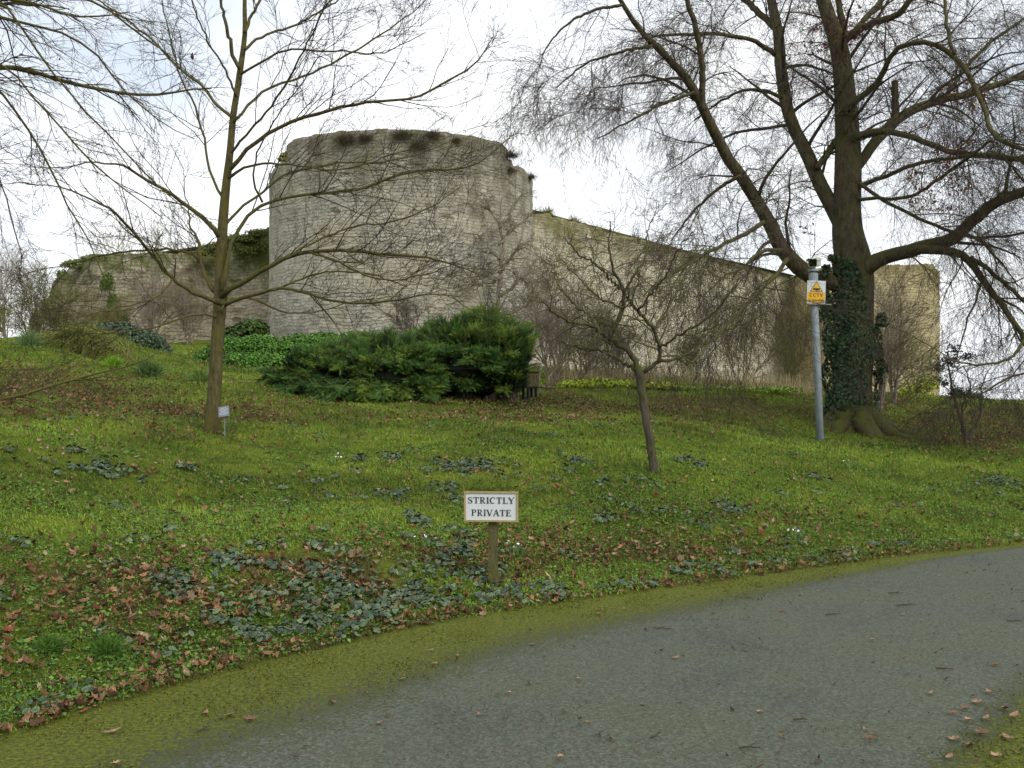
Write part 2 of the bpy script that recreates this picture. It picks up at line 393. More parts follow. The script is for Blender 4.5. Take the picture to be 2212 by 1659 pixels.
LIT = [(150, 855, 260, 30, 1.), (60, 805, 110, 18, .6), (500, 888, 120, 18, .7), (380, 935, 110, 14, .6), (800, 900, 420, 9, .55), (1250, 872, 150, 16, .8), (1150, 885, 80, 14, .9),
       (1500, 868, 120, 9, .6), (1650, 885, 170, 26, .8), (2100, 912, 140, 34, 1.), (2180, 955, 80, 24, .8), (1010, 1015, 110, 14, .6), (700, 1230, 270, 38, .85), (600, 1290, 240, 40, .85),
       (1250, 1210, 320, 36, .6), (150, 1330, 200, 50, .8), (300, 1230, 150, 30, .5), (1450, 1185, 260, 34, .55), (1720, 1110, 150, 18, .5), (60, 1480, 120, 40, .4), (250, 1450, 200, 40, .45), (1900, 860, 80, 15, .6),
       (1040, 850, 160, 25, .9)]
CYC = [(600, 1205, 75, 26, 1), (380, 1255, 55, 14, .7), (720, 1245, 70, 20, 1), (820, 1285, 130, 28, 1), (960, 1300, 160, 26, 1), (1100, 1310, 130, 16, 1), (560, 1352, 110, 22, .9), (310, 1362, 60, 14, .8), (680, 1375, 120, 18, .9),
       (850, 1350, 110, 16, 1), (1230, 1280, 90, 16, 1), (1000, 1165, 55, 16, .9), (1250, 1175, 70, 18, .5), (1480, 1110, 120, 14, .55), (1550, 1150, 60, 16, .8), (1400, 1245, 90, 16, .9), (2150, 1045, 60, 10, .6), (1100, 1220, 60, 20, .6),
       (440, 1280, 60, 15, .6), (190, 1010, 80, 10, .5), (1100, 1075, 90, 10, .4), (850, 1075, 70, 8, .5), (700, 1050, 60, 8, .4), (1300, 1040, 90, 10, .35), (1290, 1225, 60, 15, .7), (950, 1240, 60, 20, .6), (1080, 1295, 160, 22, 1), (1180, 1300, 100, 16, 1), (980, 1210, 40, 18, .7), (520, 1220, 40, 20, .7), (1650, 1215, 70, 12, .6), (1330, 1260, 80, 14, .8)]
def gsum(L_, px, py):
    s = np.zeros(len(px))
    for cx, cy, sx, sy, a in L_:
        s = s + a * np.exp(-.5 * ((px - cx) / sx) ** 2 - .5 * ((py - cy) / sy) ** 2)
    return np.clip(s, 0, 1)
def litter(x, y, z):
    px, py = pix(x, y, z); a = s1(x, y)
    d = gsum(LIT, px, py) * (y > 2)
    n = fbm(x * 1.3, y * 1.3, 9)
    return np.clip(d * sstep(.3, .6, n + .12) + .9 * np.exp(-((a - .06) / .09) ** 2) * sstep(9, 4, x) + .10 * sstep(.5, .75, n), 0, 1)

# ground sheet
def axis(c, ext0, ext1, a, n):
    t = np.linspace(-1, 1, n); s = np.sinh(a * t) / np.sinh(a)
    return np.where(s < 0, s * ext0, s * ext1) + c
gx = axis(0, 420, 420, 5.6, 520); gy = axis(9, 420, 600, 5.8, 520)
X, Y = np.meshgrid(gx, gy, indexing='ij'); xf, yf = X.ravel(), Y.ravel(); zf = H(xf, yf)
idx = np.arange(len(xf)).reshape(X.shape)
Q = np.stack([idx[:-1, :-1], idx[1:, :-1], idx[1:, 1:], idx[:-1, 1:]], -1).reshape(-1, 4)
m, n, l, b = mat('ground'); p = pos(n)
a1 = noise(n, 2.2, 6, .65, p, l); a2 = noise(n, 17, 5, .7, p, l); a3 = noise(n, 90, 4, .7, p, l); a4 = noise(n, .35, 4, .6, p, l)
g = ramp(n, l, a1.outputs['Fac'], [(.3, lin(60, 72, 25)), (.5, lin(94, 112, 34)), (.7, lin(126, 136, 46))])
g = mixc(n, l, g, lin(96, 84, 46), ramp(n, l, a2.outputs['Fac'], [(.48, 0.), (.7, .55)]))
g = mixc(n, l, g, ramp(n, l, a3.outputs['Fac'], [(.3, .5), (.7, 1.4)]), .8, 'MULTIPLY')
br_ = ramp(n, l, a2.outputs['Fac'], [(.3, lin(44, 36, 24)), (.5, lin(80, 64, 42)), (.68, lin(112, 86, 62))])
br_ = mixc(n, l, br_, ramp(n, l, a3.outputs['Fac'], [(.3, .5), (.7, 1.4)]), .8, 'MULTIPLY')
lf = math_(n, l, 'ADD', attr(n, 'litter', 'Fac'), math_(n, l, 'SUBTRACT', a2.outputs['Fac'], .5))
c = mixc(n, l, g, br_, ramp(n, l, lf, [(.35, 0.), (1., .75)]))
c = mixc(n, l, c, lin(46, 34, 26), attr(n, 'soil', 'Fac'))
l.new(c, b.inputs['Base Color']); b.inputs['Roughness'].default_value = .95; b.inputs['Specular IOR Level'].default_value = .08
bump(n, l, b, math_(n, l, 'ADD', a2.outputs['Fac'], math_(n, l, 'MULTIPLY', a3.outputs['Fac'], .5)), .06, .8)
pxx, pyy = pix(xf, yf, zf)
px_ = xf / np.maximum(yf, 1) * F + CX; yl = yf + (px_ - 185) * .008
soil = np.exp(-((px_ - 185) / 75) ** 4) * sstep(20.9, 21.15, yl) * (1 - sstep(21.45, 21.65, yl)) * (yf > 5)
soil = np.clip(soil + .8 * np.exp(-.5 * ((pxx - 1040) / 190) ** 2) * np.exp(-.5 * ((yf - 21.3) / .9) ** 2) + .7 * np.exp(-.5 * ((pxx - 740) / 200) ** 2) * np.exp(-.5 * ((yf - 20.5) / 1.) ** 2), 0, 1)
o = mesh('ground', np.c_[xf, yf, zf], [Q], m, smooth=True, attrs={'litter': litter(xf, yf, zf), 'soil': soil}); tag(o, kind='structure')

# road sheet
rx = np.concatenate([np.linspace(-120, -8, 60)[:-1], np.linspace(-8, 14, 260), np.linspace(14, 200, 80)[1:]])
e1, _ = edge(E1, rx); e2, _ = edge(E2, rx); t = np.linspace(0, 1, 44)
RX = np.repeat(rx[:, None], 44, 1); RY = (e2 - .45)[:, None] * (1 - t) + (e1 + .35)[:, None] * t
q = np.c_[RX.ravel(), RY.ravel()]; RZ = np.full(len(q), 0.) + (fbm(q[:, 0] * .6, q[:, 1] * .6, 21) - .5) * .012
idx = np.arange(len(q)).reshape(RX.shape)
Q = np.stack([idx[:-1, :-1], idx[1:, :-1], idx[1:, 1:], idx[:-1, 1:]], -1).reshape(-1, 4)
m, n, l, b = mat('road'); p = pos(n)
a1 = noise(n, 1.1, 6, .6, p, l); a2 = noise(n, 75, 4, .8, p, l); a3 = noise(n, 9, 6, .75, p, l); a4 = noise(n, 42, 5, .75, p, l)
vo = n.new('ShaderNodeTexVoronoi'); vo.inputs['Scale'].default_value = 60; l.new(p, vo.inputs['Vector'])
c = ramp(n, l, a1.outputs['Fac'], [(.3, lin(70, 74, 66)), (.7, lin(98, 101, 94))])
c = mixc(n, l, c, ramp(n, l, a2.outputs['Fac'], [(.3, .45), (.7, 1.6)]), 1., 'MULTIPLY')
c = mixc(n, l, c, ramp(n, l, vo.outputs['Color'], [(.1, .6), (.9, 1.4)]), .9, 'MULTIPLY')
c = mixc(n, l, c, lin(112, 102, 92), ramp(n, l, a3.outputs['Fac'], [(.55, 0.), (.68, .6)]))
sc_ = math_(n, l, 'ADD', math_(n, l, 'MULTIPLY', a4.outputs['Fac'], .6), math_(n, l, 'MULTIPLY', a1.outputs['Fac'], .4))
c = mixc(n, l, c, lin(66, 72, 38), ramp(n, l, sc_, [(.42, 0.), (.58, .7)])); sp9 = noise(n, 55, 2, .5, p, l); c = mixc(n, l, c, lin(44, 46, 38), ramp(n, l, sp9.outputs['Fac'], [(.62, 0.), (.68, .8)]))
mf = math_(n, l, 'ADD', attr(n, 'moss', 'Fac'), math_(n, l, 'ADD', math_(n, l, 'MULTIPLY', math_(n, l, 'SUBTRACT', a3.outputs['Fac'], .5), 1.0), math_(n, l, 'MULTIPLY', math_(n, l, 'SUBTRACT', a4.outputs['Fac'], .5), 1.5)))
mc = ramp(n, l, a4.outputs['Fac'], [(.32, lin(38, 42, 22)), (.46, lin(76, 84, 18)), (.68, lin(122, 126, 28))])
fm = ramp(n, l, mf, [(.25, 0.), (.48, .45), (.62, .85), (.9, 1.)])
c = mixc(n, l, c, mc, fm)
l.new(c, b.inputs['Base Color']); b.inputs['Roughness'].default_value = .85; b.inputs['Specular IOR Level'].default_value = .25
bump(n, l, b, math_(n, l, 'ADD', math_(n, l, 'MULTIPLY', a2.outputs['Fac'], .25), math_(n, l, 'MULTIPLY', math_(n, l, 'MULTIPLY', fm, a4.outputs['Fac']), 1.6)), .012, .9)
def moss(x, y):
    a, b2 = -s1(x, y), -s2(x, y)
    wd = np.interp(x, [-3, -.4, 1, 2.6, 4.4, 6], [1.45, 1.15, .92, .62, .32, .14])
    f = 1.05 - sstep(0, 1.6, a / wd) * 1.1
    wn = np.interp(x, [0, 1.5, 3, 6], [.3, .32, .42, .35]); f2 = .95 - sstep(0, 1.7, b2 / wn) * 1.0
    return np.clip(np.maximum(f, f2), 0, 1)
o = mesh('road', np.c_[q, RZ], [Q], m, smooth=True, attrs={'moss': moss(q[:, 0], q[:, 1])}); tag(o, kind='structure')

# ------------------------------------------------------------------ castle
def masonry(name, path, tops, base_z, m, parent, closed=True, step=.16, rag=.12, seed=1, disp=.045, inset=.5, rubble=0., rowstep=.16):
    path = np.array(path, float); tops = np.array(tops, float)
    pp = np.vstack([path, path[:1]]) if closed else path; tt = np.append(tops, tops[0]) if closed else tops
    sg = np.linalg.norm(np.diff(pp, axis=0), axis=1); cu = np.concatenate([[0], np.cumsum(sg)])
    nu = int(cu[-1] / step); u = np.linspace(0, cu[-1], nu + 1)[:(-1 if closed else None)]
    x = np.interp(u, cu, pp[:, 0]); y = np.interp(u, cu, pp[:, 1]); tz = np.interp(u, cu, tt)
    rg = np.random.RandomState(seed)
    # stones missing from the head of the wall: blocky steps
    blk = (np.floor(fbm(np.floor(u / .38), np.floor(u / .38) * 0, seed, 2) * 7) / 7 - .45) * rag * 2
    tz = tz + blk + (fbm(u * 4, u * 0, seed + 3) - .5) * rag * .4
    gxx = np.gradient(x) if not closed else (np.roll(x, -1) - np.roll(x, 1)); gyy = np.gradient(y) if not closed else (np.roll(y, -1) - np.roll(y, 1))
    nx, ny = gyy, -gxx; ln = np.hypot(nx, ny) + 1e-9; nx, ny = nx / ln, ny / ln
    nv = int((tops.max() - base_z) / rowstep); v = np.linspace(0, 1, nv + 1)
    Z = base_z + (tz - base_z)[:, None] * v[None]; U = np.repeat(u[:, None], nv + 1, 1)
    D = (fbm(U * 2.6, Z * 7.5, seed + 5) - .5) * disp * 2.4 + (fbm(U * .7, Z * .7, seed + 8) - .5) * disp * 1.2
    if rubble: D = D + (fbm(U * 1.1, Z * 1.3, seed + 11, 4) - .5) * rubble * 2
    VX = x[:, None] + nx[:, None] * D; VY = y[:, None] + ny[:, None] * D
    V = np.stack([VX, VY, Z], -1).reshape(-1, 3); UVs = np.stack([U, Z], -1).reshape(-1, 2)
    m_ = len(u); idx = np.arange(m_ * (nv + 1)).reshape(m_, nv + 1)
    a = idx if closed else idx[:-1]; b2 = np.roll(idx, -1, axis=0) if closed else idx[1:]
    Q = np.stack([a[:, :-1], b2[:, :-1], b2[:, 1:], a[:, 1:]], -1).reshape(-1, 4)
    # wall-head ring
    cen = np.array([x.mean(), y.mean()])
    ix = x - nx * inset; iy = y - ny * inset
    k0 = len(V); V = np.vstack([V, np.c_[ix, iy, tz + .03]]); UVs = np.vstack([UVs, np.c_[u, tz + .5]])
    r = np.arange(m_) + k0; tp = idx[:, -1]
    R = np.stack([tp, np.roll(tp, -1), np.roll(r, -1), r], -1) if closed else np.stack([tp[:-1], tp[1:], r[1:], r[:-1]], -1)
    fs = [Q, R]
    if closed: fs.append(r[None, :])
    return mesh(name, V, fs, m, parent, uv=UVs, smooth=True)

TC = np.array([(870 - CX) / F * 42, 42.0]); TR = 5.36; TOPZ = 11.45
M_ST1 = stone_mat('tower_stone', lin(186, 181, 166), lin(158, 153, 140), lin(184, 174, 148), lin(96, 90, 76), TOPZ, 4.4, moss=lin(112, 110, 84), mossf=-.07)
M_ST2 = stone_mat('curtain_stone', lin(216, 206, 180), lin(186, 178, 152), lin(206, 200, 184), lin(120, 108, 80), 9.5, 2.0, moss=lin(120, 118, 74), mossf=0)
M_ST3 = stone_mat('turret_stone', lin(204, 188, 146), lin(176, 162, 124), lin(168, 158, 128), lin(118, 106, 74), 10, 2.0, moss=lin(124, 118, 74), mossf=.03, rowh=.17)
M_ST4 = stone_mat('ruin_stone', lin(184, 176, 154), lin(150, 140, 120), lin(150, 128, 108), lin(84, 88, 52), 8.5, 3, moss=lin(86, 92, 46), mossf=.06, rowh=.15)

t = thing('stone_tower', 'large round castle tower of pale weathered stone with shrubs growing on its rim', 'castle tower', (TC[0], TC[1], 3.2))
th = np.linspace(0, 2 * np.pi, 180, endpoint=False)
path = np.c_[TC[0] + TR * np.sin(th), TC[1] + TR * np.cos(th)][::-1]
ang = np.arctan2(path[:, 0] - TC[0], -(path[:, 1] - TC[1]))     # 0 = towards us, + = right
tops = np.full(180, TOPZ - .62) - .12 * sstep(-.7, -1.2, ang) * sstep(-1.9, -1.5, ang) - .15 * sstep(1.15, 1.5, ang) * (ang < 2.2)
masonry('wall', path, tops, 2.4, M_ST1, t, seed=2, rag=.16, disp=.022)
# raised parapet courses over the middle of the drum, set in a little
pa = np.radians(np.linspace(-49, 56, 90)); pr = TR - .04
ppath = np.vstack([np.c_[TC[0] + pr * np.sin(pa), TC[1] - pr * np.cos(pa)], np.c_[TC[0] + (pr - .8) * np.sin(pa[::-1]), TC[1] - (pr - .8) * np.cos(pa[::-1])]])
ptop = TOPZ - .0 + np.concatenate([-.10 * sstep(math.radians(46), math.radians(50), -pa) - .22 * sstep(math.radians(50), math.radians(57), pa)] * 1 + [-.10 * sstep(math.radians(46), math.radians(50), -pa[::-1]) - .22 * sstep(math.radians(50), math.radians(57), pa[::-1])])
masonry('parapet', ppath, ptop, TOPZ - .85, M_ST1, t, seed=4, rag=.05, inset=.35, disp=.02)

def wall_strip(pts, thick):
    """front line (px, d, top py) -> closed footprint path + tops"""
    f = np.array([[(a - CX) / F * d, d] for a, d, _ in pts]); tp = np.array([EYE + (HY - y) / F * d for a, d, y in pts])
    g = np.gradient(f, axis=0); nn = np.c_[-g[:, 1], g[:, 0]]; nn = nrm(nn); nn *= np.sign(nn[:, 1:2] + 1e-6)
    bk = f + nn * thick
    return np.vstack([f, bk[::-1]]), np.concatenate([tp, tp[::-1]])
pth, tp = wall_strip([(1140, 43, 452), (1200, 44.3, 468), (1300, 47.0, 500), (1400, 50.2, 524), (1500, 54, 558), (1600, 58.5, 585), (1700, 63.3, 603), (1765, 66.5, 606)], 1.6)
t = thing('curtain_wall', 'long pale stone curtain wall running back from the round tower', 'castle wall', (9, 53, 1.8))
masonry('wall', pth, tp, 1.0, M_ST2, t, seed=7, rag=.24)
t = thing('corner_turret', 'square yellowish stone turret at the far end of the curtain wall', 'castle turret', (21, 60, 1.6))
cr = [(1705, 64, 598), (1780, 58.5, 580), (1890, 58.3, 572), (2014, 59.5, 574), (2030, 67, 590), (1745, 69, 600)]
pth = np.array([[(a - CX) / F * d, d] for a, d, _ in cr]); tp = np.array([EYE + (HY - y) / F * d for a, d, y in cr])
masonry('wall', pth, tp, .8, M_ST3, t, seed=9, rag=.2)
pth, tp = wall_strip([(60, 50, 690), (96, 47, 660), (118, 44.5, 612), (145, 43.2, 572), (190, 42.4, 552), (235, 42.2, 545), (330, 43, 543), (425, 44, 545), (470, 44, 528), (530, 43.4, 510), (596, 42.8, 490)], 2.2)
t = thing('ruined_wall', 'crumbling ivy-grown stretch of castle wall left of the round tower', 'castle wall', (-15, 43, 3.2))
masonry('wall', pth, tp, 2.0, M_ST4, t, seed=14, rag=.1, rubble=.38, step=.2)

# ------------------------------------------------------------------ foliage tools
def lobes_points(lobes, n, rng=rs, shell=(.75, 1.05)):
    """lobes: list of (center3, radii3). points near their surfaces, outward normals"""
    vol = np.array([r[0] * r[2] + r[0] * r[1] for _, r in lobes]); pr = vol / vol.sum()
    k = rng.choice(len(lobes), n, p=pr)
    d = nrm(rng.normal(0, 1, (n, 3))); d[:, 2] = np.where(d[:, 2] < -.3, -d[:, 2], d[:, 2])
    c = np.array([c for c, _ in lobes])[k]; r = np.array([r for _, r in lobes])[k]
    s = rng.uniform(*shell, n)[:, None]
    return c + d * r * s, nrm(d / r), k
def px_lobes(lst, d, dy=1.0):
    out = []
    for q in lst:
        px, py, rx, ry = q[:4]; dd = d + (q[4] if len(q) > 4 else 0)
        out.append((P(px, py, dd), np.array([rx / F * dd, rx / F * dd * dy, ry / F * dd])))
    return out
def blob_mesh(name, lobes, mat_, parent, f=.8, tint=(.01, .015, .008)):  # near-black lumpy filler, its tint stands for shade deep inside a bush
    mb = MB(); nu, nv = 12, 8
    for c, r in lobes:
        u = np.linspace(0, 2 * np.pi, nu, endpoint=False); v = np.linspace(.05, np.pi - .05, nv)
        U, Vv = np.meshgrid(u, v); k = 1 + (rs.rand(*U.shape) - .5) * .3
        V = np.stack([np.cos(U) * np.sin(Vv) * r[0] * f * k, np.sin(U) * np.sin(Vv) * r[1] * f * k, np.cos(Vv) * r[2] * f * k], -1) + c
        idx = np.arange(nu * nv).reshape(nv, nu); a = idx[:-1]; b2 = np.roll(a, -1, 1); cc = idx[1:]; d = np.roll(cc, -1, 1)
        mb.add(V.reshape(-1, 3), [np.stack([a, cc, d, b2], -1).reshape(-1, 4)], tint)
    return mb.build(name, mat_, parent)
def colmix(c1, c2, n, rng=rs, jit=.15):
    t_ = rng.rand(n, 1); c = np.array(c1) * (1 - t_) + np.array(c2) * t_
    return c * rng.uniform(1 - jit, 1 + jit, (n, 1))
def leaf_scatter(name, pts, nv, size, c1, c2, tpl, mat_, parent, jitn=.5, rng=rs, smul=None):
    n = len(pts); nv = nrm(nv + rng.normal(0, jitn, (n, 3)))
    sc = rng.uniform(size * .6, size * 1.3, n)
    if smul is not None: sc = sc * smul
    V, fs = stamp(tpl[0], tpl[1], pts, basis(nv, rng), sc)
    col = np.repeat(colmix(c1, c2, n, rng), len(tpl[0]), axis=0)
    return mesh(name, V, fs, mat_, parent, tint=col)

def bare_shrub(name, label, base, h, spread, mat_, stems=7, l1=8, l2=6, l3=4, r0=.03, up=.12, wig=.13, tw=.004, group=None, cat='shrub', seed=0, lean=(0, 0), part='stem'):
    rg = np.random.RandomState(seed + 500)
    t = thing(name, label, cat, base, group)
    Pn, Rn = [], []
    for i in range(stems):
        a = rg.uniform(0, 2 * np.pi); s = rg.uniform(.1, 1) * spread
        d = nrm(np.array([math.cos(a) * s * .7 + lean[0], math.sin(a) * s * .7 + lean[1], 1.]))
        hh = h * rg.uniform(.65, 1.); b0 = np.array(base) + np.array([math.cos(a), math.sin(a), 0]) * .08 * spread * h * .5; b0[2] -= .08
        pts = [b0]; k = 12
        for j in range(k - 1):
            d = nrm(d + rg.normal(0, wig, 3) + np.array([0, 0, up])); pts.append(pts[-1] + d * hh / (k - 1))
        Pn.append(pts); Rn.append(np.linspace(r0, r0 * .3, k) * rg.uniform(.7, 1.2))
    Pn = np.array(Pn); Rn = np.array(Rn)
    V, fs = tubes(Pn, Rn, 6); mesh('stems', V, fs, mat_, t, smooth=True)
    A, RA = sprout(Pn, Rn, l1, (h * .25, h * .5), (.3, .9), (0, 0, 1), .06, wig, 7, .6, tw * 1.4, .02, (.15, 1), rg)
    B, RB = sprout(A, RA, l2, (h * .12, h * .3), (.4, 1.), (0, 0, 1), .04, wig, 5, .7, tw, .01, (.1, 1), rg)
    mb = MB(); 
    for a_, b_ in ((A, RA), (B, RB)):
        V, fs = tubes(a_, b_, 3); mb.add(V, fs)
    if l3:
        D, RD = sprout(B, RB, l3, (h * .05, h * .16), (.4, 1.1), (0, 0, 1), .0, wig, 4, .8, tw * .8, .006, (.1, 1), rg)
        V, fs = tubes(D, RD, 3); mb.add(V, fs)
    mb.build('twigs', mat_, t)
    return t, B

# ------------------------------------------------------------------ junipers
pl = []; pf = []; rg = np.random.RandomState(5)
for i in range(17):
    s = (i + 1) / 17.; c = np.array([s, .0, .10 * math.sin(s * 2.5)]); a = i * 2.4
    out_ = np.array([.75, math.cos(a) * .7, math.sin(a) * .5]); out_ = out_ / np.linalg.norm(out_); ln = .34 * (1.15 - s * .7)
    sd_ = np.cross(out_, [0, .3, 1]); sd_ = sd_ / np.linalg.norm(sd_) * .032
    k = len(pl); pl += [c - sd_, c + sd_, c + out_ * ln]; pf.append([k, k + 1, k + 2])
PLUME = (np.array(pl), [np.array(pf)])
def dir_basis(d, rng=rs):
    d = nrm(d); r = nrm(np.cross(d, nrm(rng.normal(0, 1, d.shape)))); 
    return np.stack([d, r, np.cross(d, r)], -1)
def juniper(label, lobes, base, roots, narm, npl, seed, size=.17, droop=.25):
    """arching arms rise from the rootstock to the outline; every arm carries flat layered sprays"""
    rg = np.random.RandomState(seed); t = thing('juniper_bush', label, 'shrub', base)
    blob_mesh('shade_core', lobes, M_NEEDLE, t, .56, lin(20, 27, 15))  # dark core blocks see-through, shaded interior put into its colour
    tips, nv, k = lobes_points(lobes, narm, rg, (.72, 1.12))
    tips = tips + nv * rg.normal(0, .05, (narm, 1)) + [0, 0, -.02]
    rt = np.array(roots); j = np.argmin(((tips[:, None] - rt[None]) ** 2).sum(-1) * rg.uniform(.6, 1.4, (narm, len(rt))), 1); p0 = rt[j] + rg.normal(0, .08, (narm, 3))
    ln = np.linalg.norm(tips - p0, axis=1, keepdims=True); p1 = p0 * .45 + tips * .55 + np.c_[np.zeros((narm, 2)), ln * rg.uniform(.05, .28, (narm, 1))] + rg.normal(0, .04, (narm, 3))
    def bez(i, u): u = u[:, None]; return p0[i] * (1 - u) ** 2 + 2 * p1[i] * u * (1 - u) + tips[i] * u * u
    def dbez(i, u): u = u[:, None]; return nrm(2 * (p1[i] - p0[i]) * (1 - u) + 2 * (tips[i] - p1[i]) * u)
    A = np.stack([bez(np.arange(narm), np.full(narm, u)) for u in np.linspace(0, 1, 9)], 1)
    V, fs = tubes(A, np.linspace(.02, .004, 9)[None].repeat(narm, 0), 4); mesh('branches', V, fs, M_SHRUB, t)
    i = np.repeat(np.arange(narm), npl); n = len(i); L_ = np.minimum(.75 / ln[i, 0], .75); u = 1 - rg.rand(n) ** 1.25 * L_
    d = dbez(i, u); side = nrm(np.cross(d, [0, 0, 1.]) + rg.normal(0, .15, (n, 3))); sg = rg.choice([-1, 1], n)[:, None]; back = (1 - u)[:, None] * ln[i]
    off = side * sg * np.minimum(back * .55, .22) * rg.rand(n, 1); p = bez(i, u) + off + rg.normal(0, .025, (n, 3)) + [0, 0, -.02]
    dd = nrm(d * .9 + side * sg * rg.uniform(.1, .9, (n, 1)) + rg.normal(0, .22, (n, 3)) + [0, 0, .05] - np.c_[np.zeros((n, 2)), rg.rand(n, 1) * droop * (sg[:, 0:1] * 0 + 1)])
    keep = p[:, 2] > H(p[:, 0], p[:, 1]) + .02; p, dd, i, u = p[keep], dd[keep], i[keep], u[keep]; n = len(p)
    V, fs = stamp(PLUME[0], PLUME[1], p, dir_basis(dd, rg), rg.uniform(.6, 1.3, n) * size)
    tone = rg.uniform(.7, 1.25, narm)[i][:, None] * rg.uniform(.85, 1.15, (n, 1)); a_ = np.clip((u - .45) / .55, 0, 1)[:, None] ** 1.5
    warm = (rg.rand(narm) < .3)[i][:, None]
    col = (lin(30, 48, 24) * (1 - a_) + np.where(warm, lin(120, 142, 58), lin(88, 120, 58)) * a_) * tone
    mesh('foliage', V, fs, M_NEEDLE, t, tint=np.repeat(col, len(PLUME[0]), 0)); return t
tall = px_lobes([(q[0], q[1] + 4 * (900 - q[1]) / 200) + tuple(q[2:]) for q in [(1030, 735, 78, 52), (960, 728, 55, 40, .3), (1095, 752, 56, 52), (1000, 790, 90, 55, -.5), (930, 790, 60, 48, -.3), (1065, 800, 66, 52, -.2), (1110, 790, 40, 42, .2), (960, 830, 70, 40, -.5), (1040, 690, 50, 26, .2), (905, 740, 40, 32, .3), (1125, 720, 30, 28, .3), (1040, 838, 60, 30, 0)]], 21.3, .9)
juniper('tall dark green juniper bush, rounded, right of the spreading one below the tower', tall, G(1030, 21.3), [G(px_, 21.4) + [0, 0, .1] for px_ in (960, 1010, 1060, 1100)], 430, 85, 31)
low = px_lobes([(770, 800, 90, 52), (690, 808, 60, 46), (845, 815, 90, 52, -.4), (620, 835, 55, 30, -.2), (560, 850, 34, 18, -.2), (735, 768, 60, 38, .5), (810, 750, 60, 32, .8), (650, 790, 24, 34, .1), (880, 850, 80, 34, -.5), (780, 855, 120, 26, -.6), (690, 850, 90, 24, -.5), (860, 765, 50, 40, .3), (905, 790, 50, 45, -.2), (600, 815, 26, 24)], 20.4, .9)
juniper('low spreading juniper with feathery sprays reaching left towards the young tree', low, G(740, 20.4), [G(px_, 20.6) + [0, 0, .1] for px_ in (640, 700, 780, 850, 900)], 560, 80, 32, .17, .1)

# ------------------------------------------------------------------ leafy bushes
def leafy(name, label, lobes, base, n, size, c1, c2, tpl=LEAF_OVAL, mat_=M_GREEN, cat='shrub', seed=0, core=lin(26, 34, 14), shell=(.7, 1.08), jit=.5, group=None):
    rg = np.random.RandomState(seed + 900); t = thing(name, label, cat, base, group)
    if core is not None: blob_mesh('shade_core', lobes, mat_, t, .72, core)  # filler behind the leaves, coloured dark as the shaded inside
    p, nv, k = lobes_points(lobes, n, rg, shell); nv = nrm(nv + [0, 0, .5])
    keep = p[:, 2] > H(p[:, 0], p[:, 1]) + .01
    leaf_scatter('leaves', p[keep], nv[keep], size, c1, c2, tpl, mat_, t, jit, rg)
    return t
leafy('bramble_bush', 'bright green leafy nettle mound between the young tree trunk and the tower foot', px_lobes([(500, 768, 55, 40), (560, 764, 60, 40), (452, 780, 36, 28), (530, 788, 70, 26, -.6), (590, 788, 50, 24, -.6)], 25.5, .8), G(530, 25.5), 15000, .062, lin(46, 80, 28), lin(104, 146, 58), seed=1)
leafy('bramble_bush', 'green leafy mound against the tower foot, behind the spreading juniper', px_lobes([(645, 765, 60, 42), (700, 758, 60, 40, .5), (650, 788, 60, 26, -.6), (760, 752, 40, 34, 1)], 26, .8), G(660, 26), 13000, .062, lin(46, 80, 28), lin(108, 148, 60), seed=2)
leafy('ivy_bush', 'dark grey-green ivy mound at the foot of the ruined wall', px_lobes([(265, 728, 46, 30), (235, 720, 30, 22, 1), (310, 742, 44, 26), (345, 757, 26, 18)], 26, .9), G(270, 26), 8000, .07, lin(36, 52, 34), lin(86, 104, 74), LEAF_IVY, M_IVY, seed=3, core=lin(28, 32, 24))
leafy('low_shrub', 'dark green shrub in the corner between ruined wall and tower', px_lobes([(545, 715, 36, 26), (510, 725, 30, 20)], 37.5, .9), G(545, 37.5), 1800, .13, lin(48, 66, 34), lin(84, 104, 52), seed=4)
for i, (nm, lb, lo, d, n_, s_, c1, c2) in enumerate([
    ('yellow_green_bush', 'yellow-green leafy undergrowth behind the crooked tree trunk', [(1300, 832, 60, 16), (1240, 834, 40, 14), (1370, 834, 50, 14), (1440, 837, 36, 11)], 25.2, 4200, .07, lin(110, 128, 36), lin(176, 184, 66)),
    ('yellow_green_bush', 'small bright yellow-green bush at the foot of the corner turret', [(1975, 850, 40, 26), (2005, 835, 30, 26), (1945, 862, 34, 16)], 33, 2200, .09, lin(122, 136, 36), lin(180, 188, 60)),
    ('dark_evergreen_bush', 'small dark evergreen bush on the skyline at far right', [(2100, 862, 24, 16), (2070, 858, 22, 22), (2130, 868, 14, 8)], 30, 1500, .08, lin(40, 56, 36), lin(76, 92, 56)),
    ('low_leafy_patch', 'pale green seedlings along the foot of the curtain wall', [(1580, 842, 60, 9), (1680, 845, 60, 10), (1500, 841, 50, 9)], 25.4, 2800, .06, lin(98, 120, 44), lin(150, 168, 74))]):
    leafy(nm, lb, px_lobes(lo, d, .8), G(lo[0][0], d), n_, s_, c1, c2, seed=10 + i, core=None, shell=(.2, 1.1))

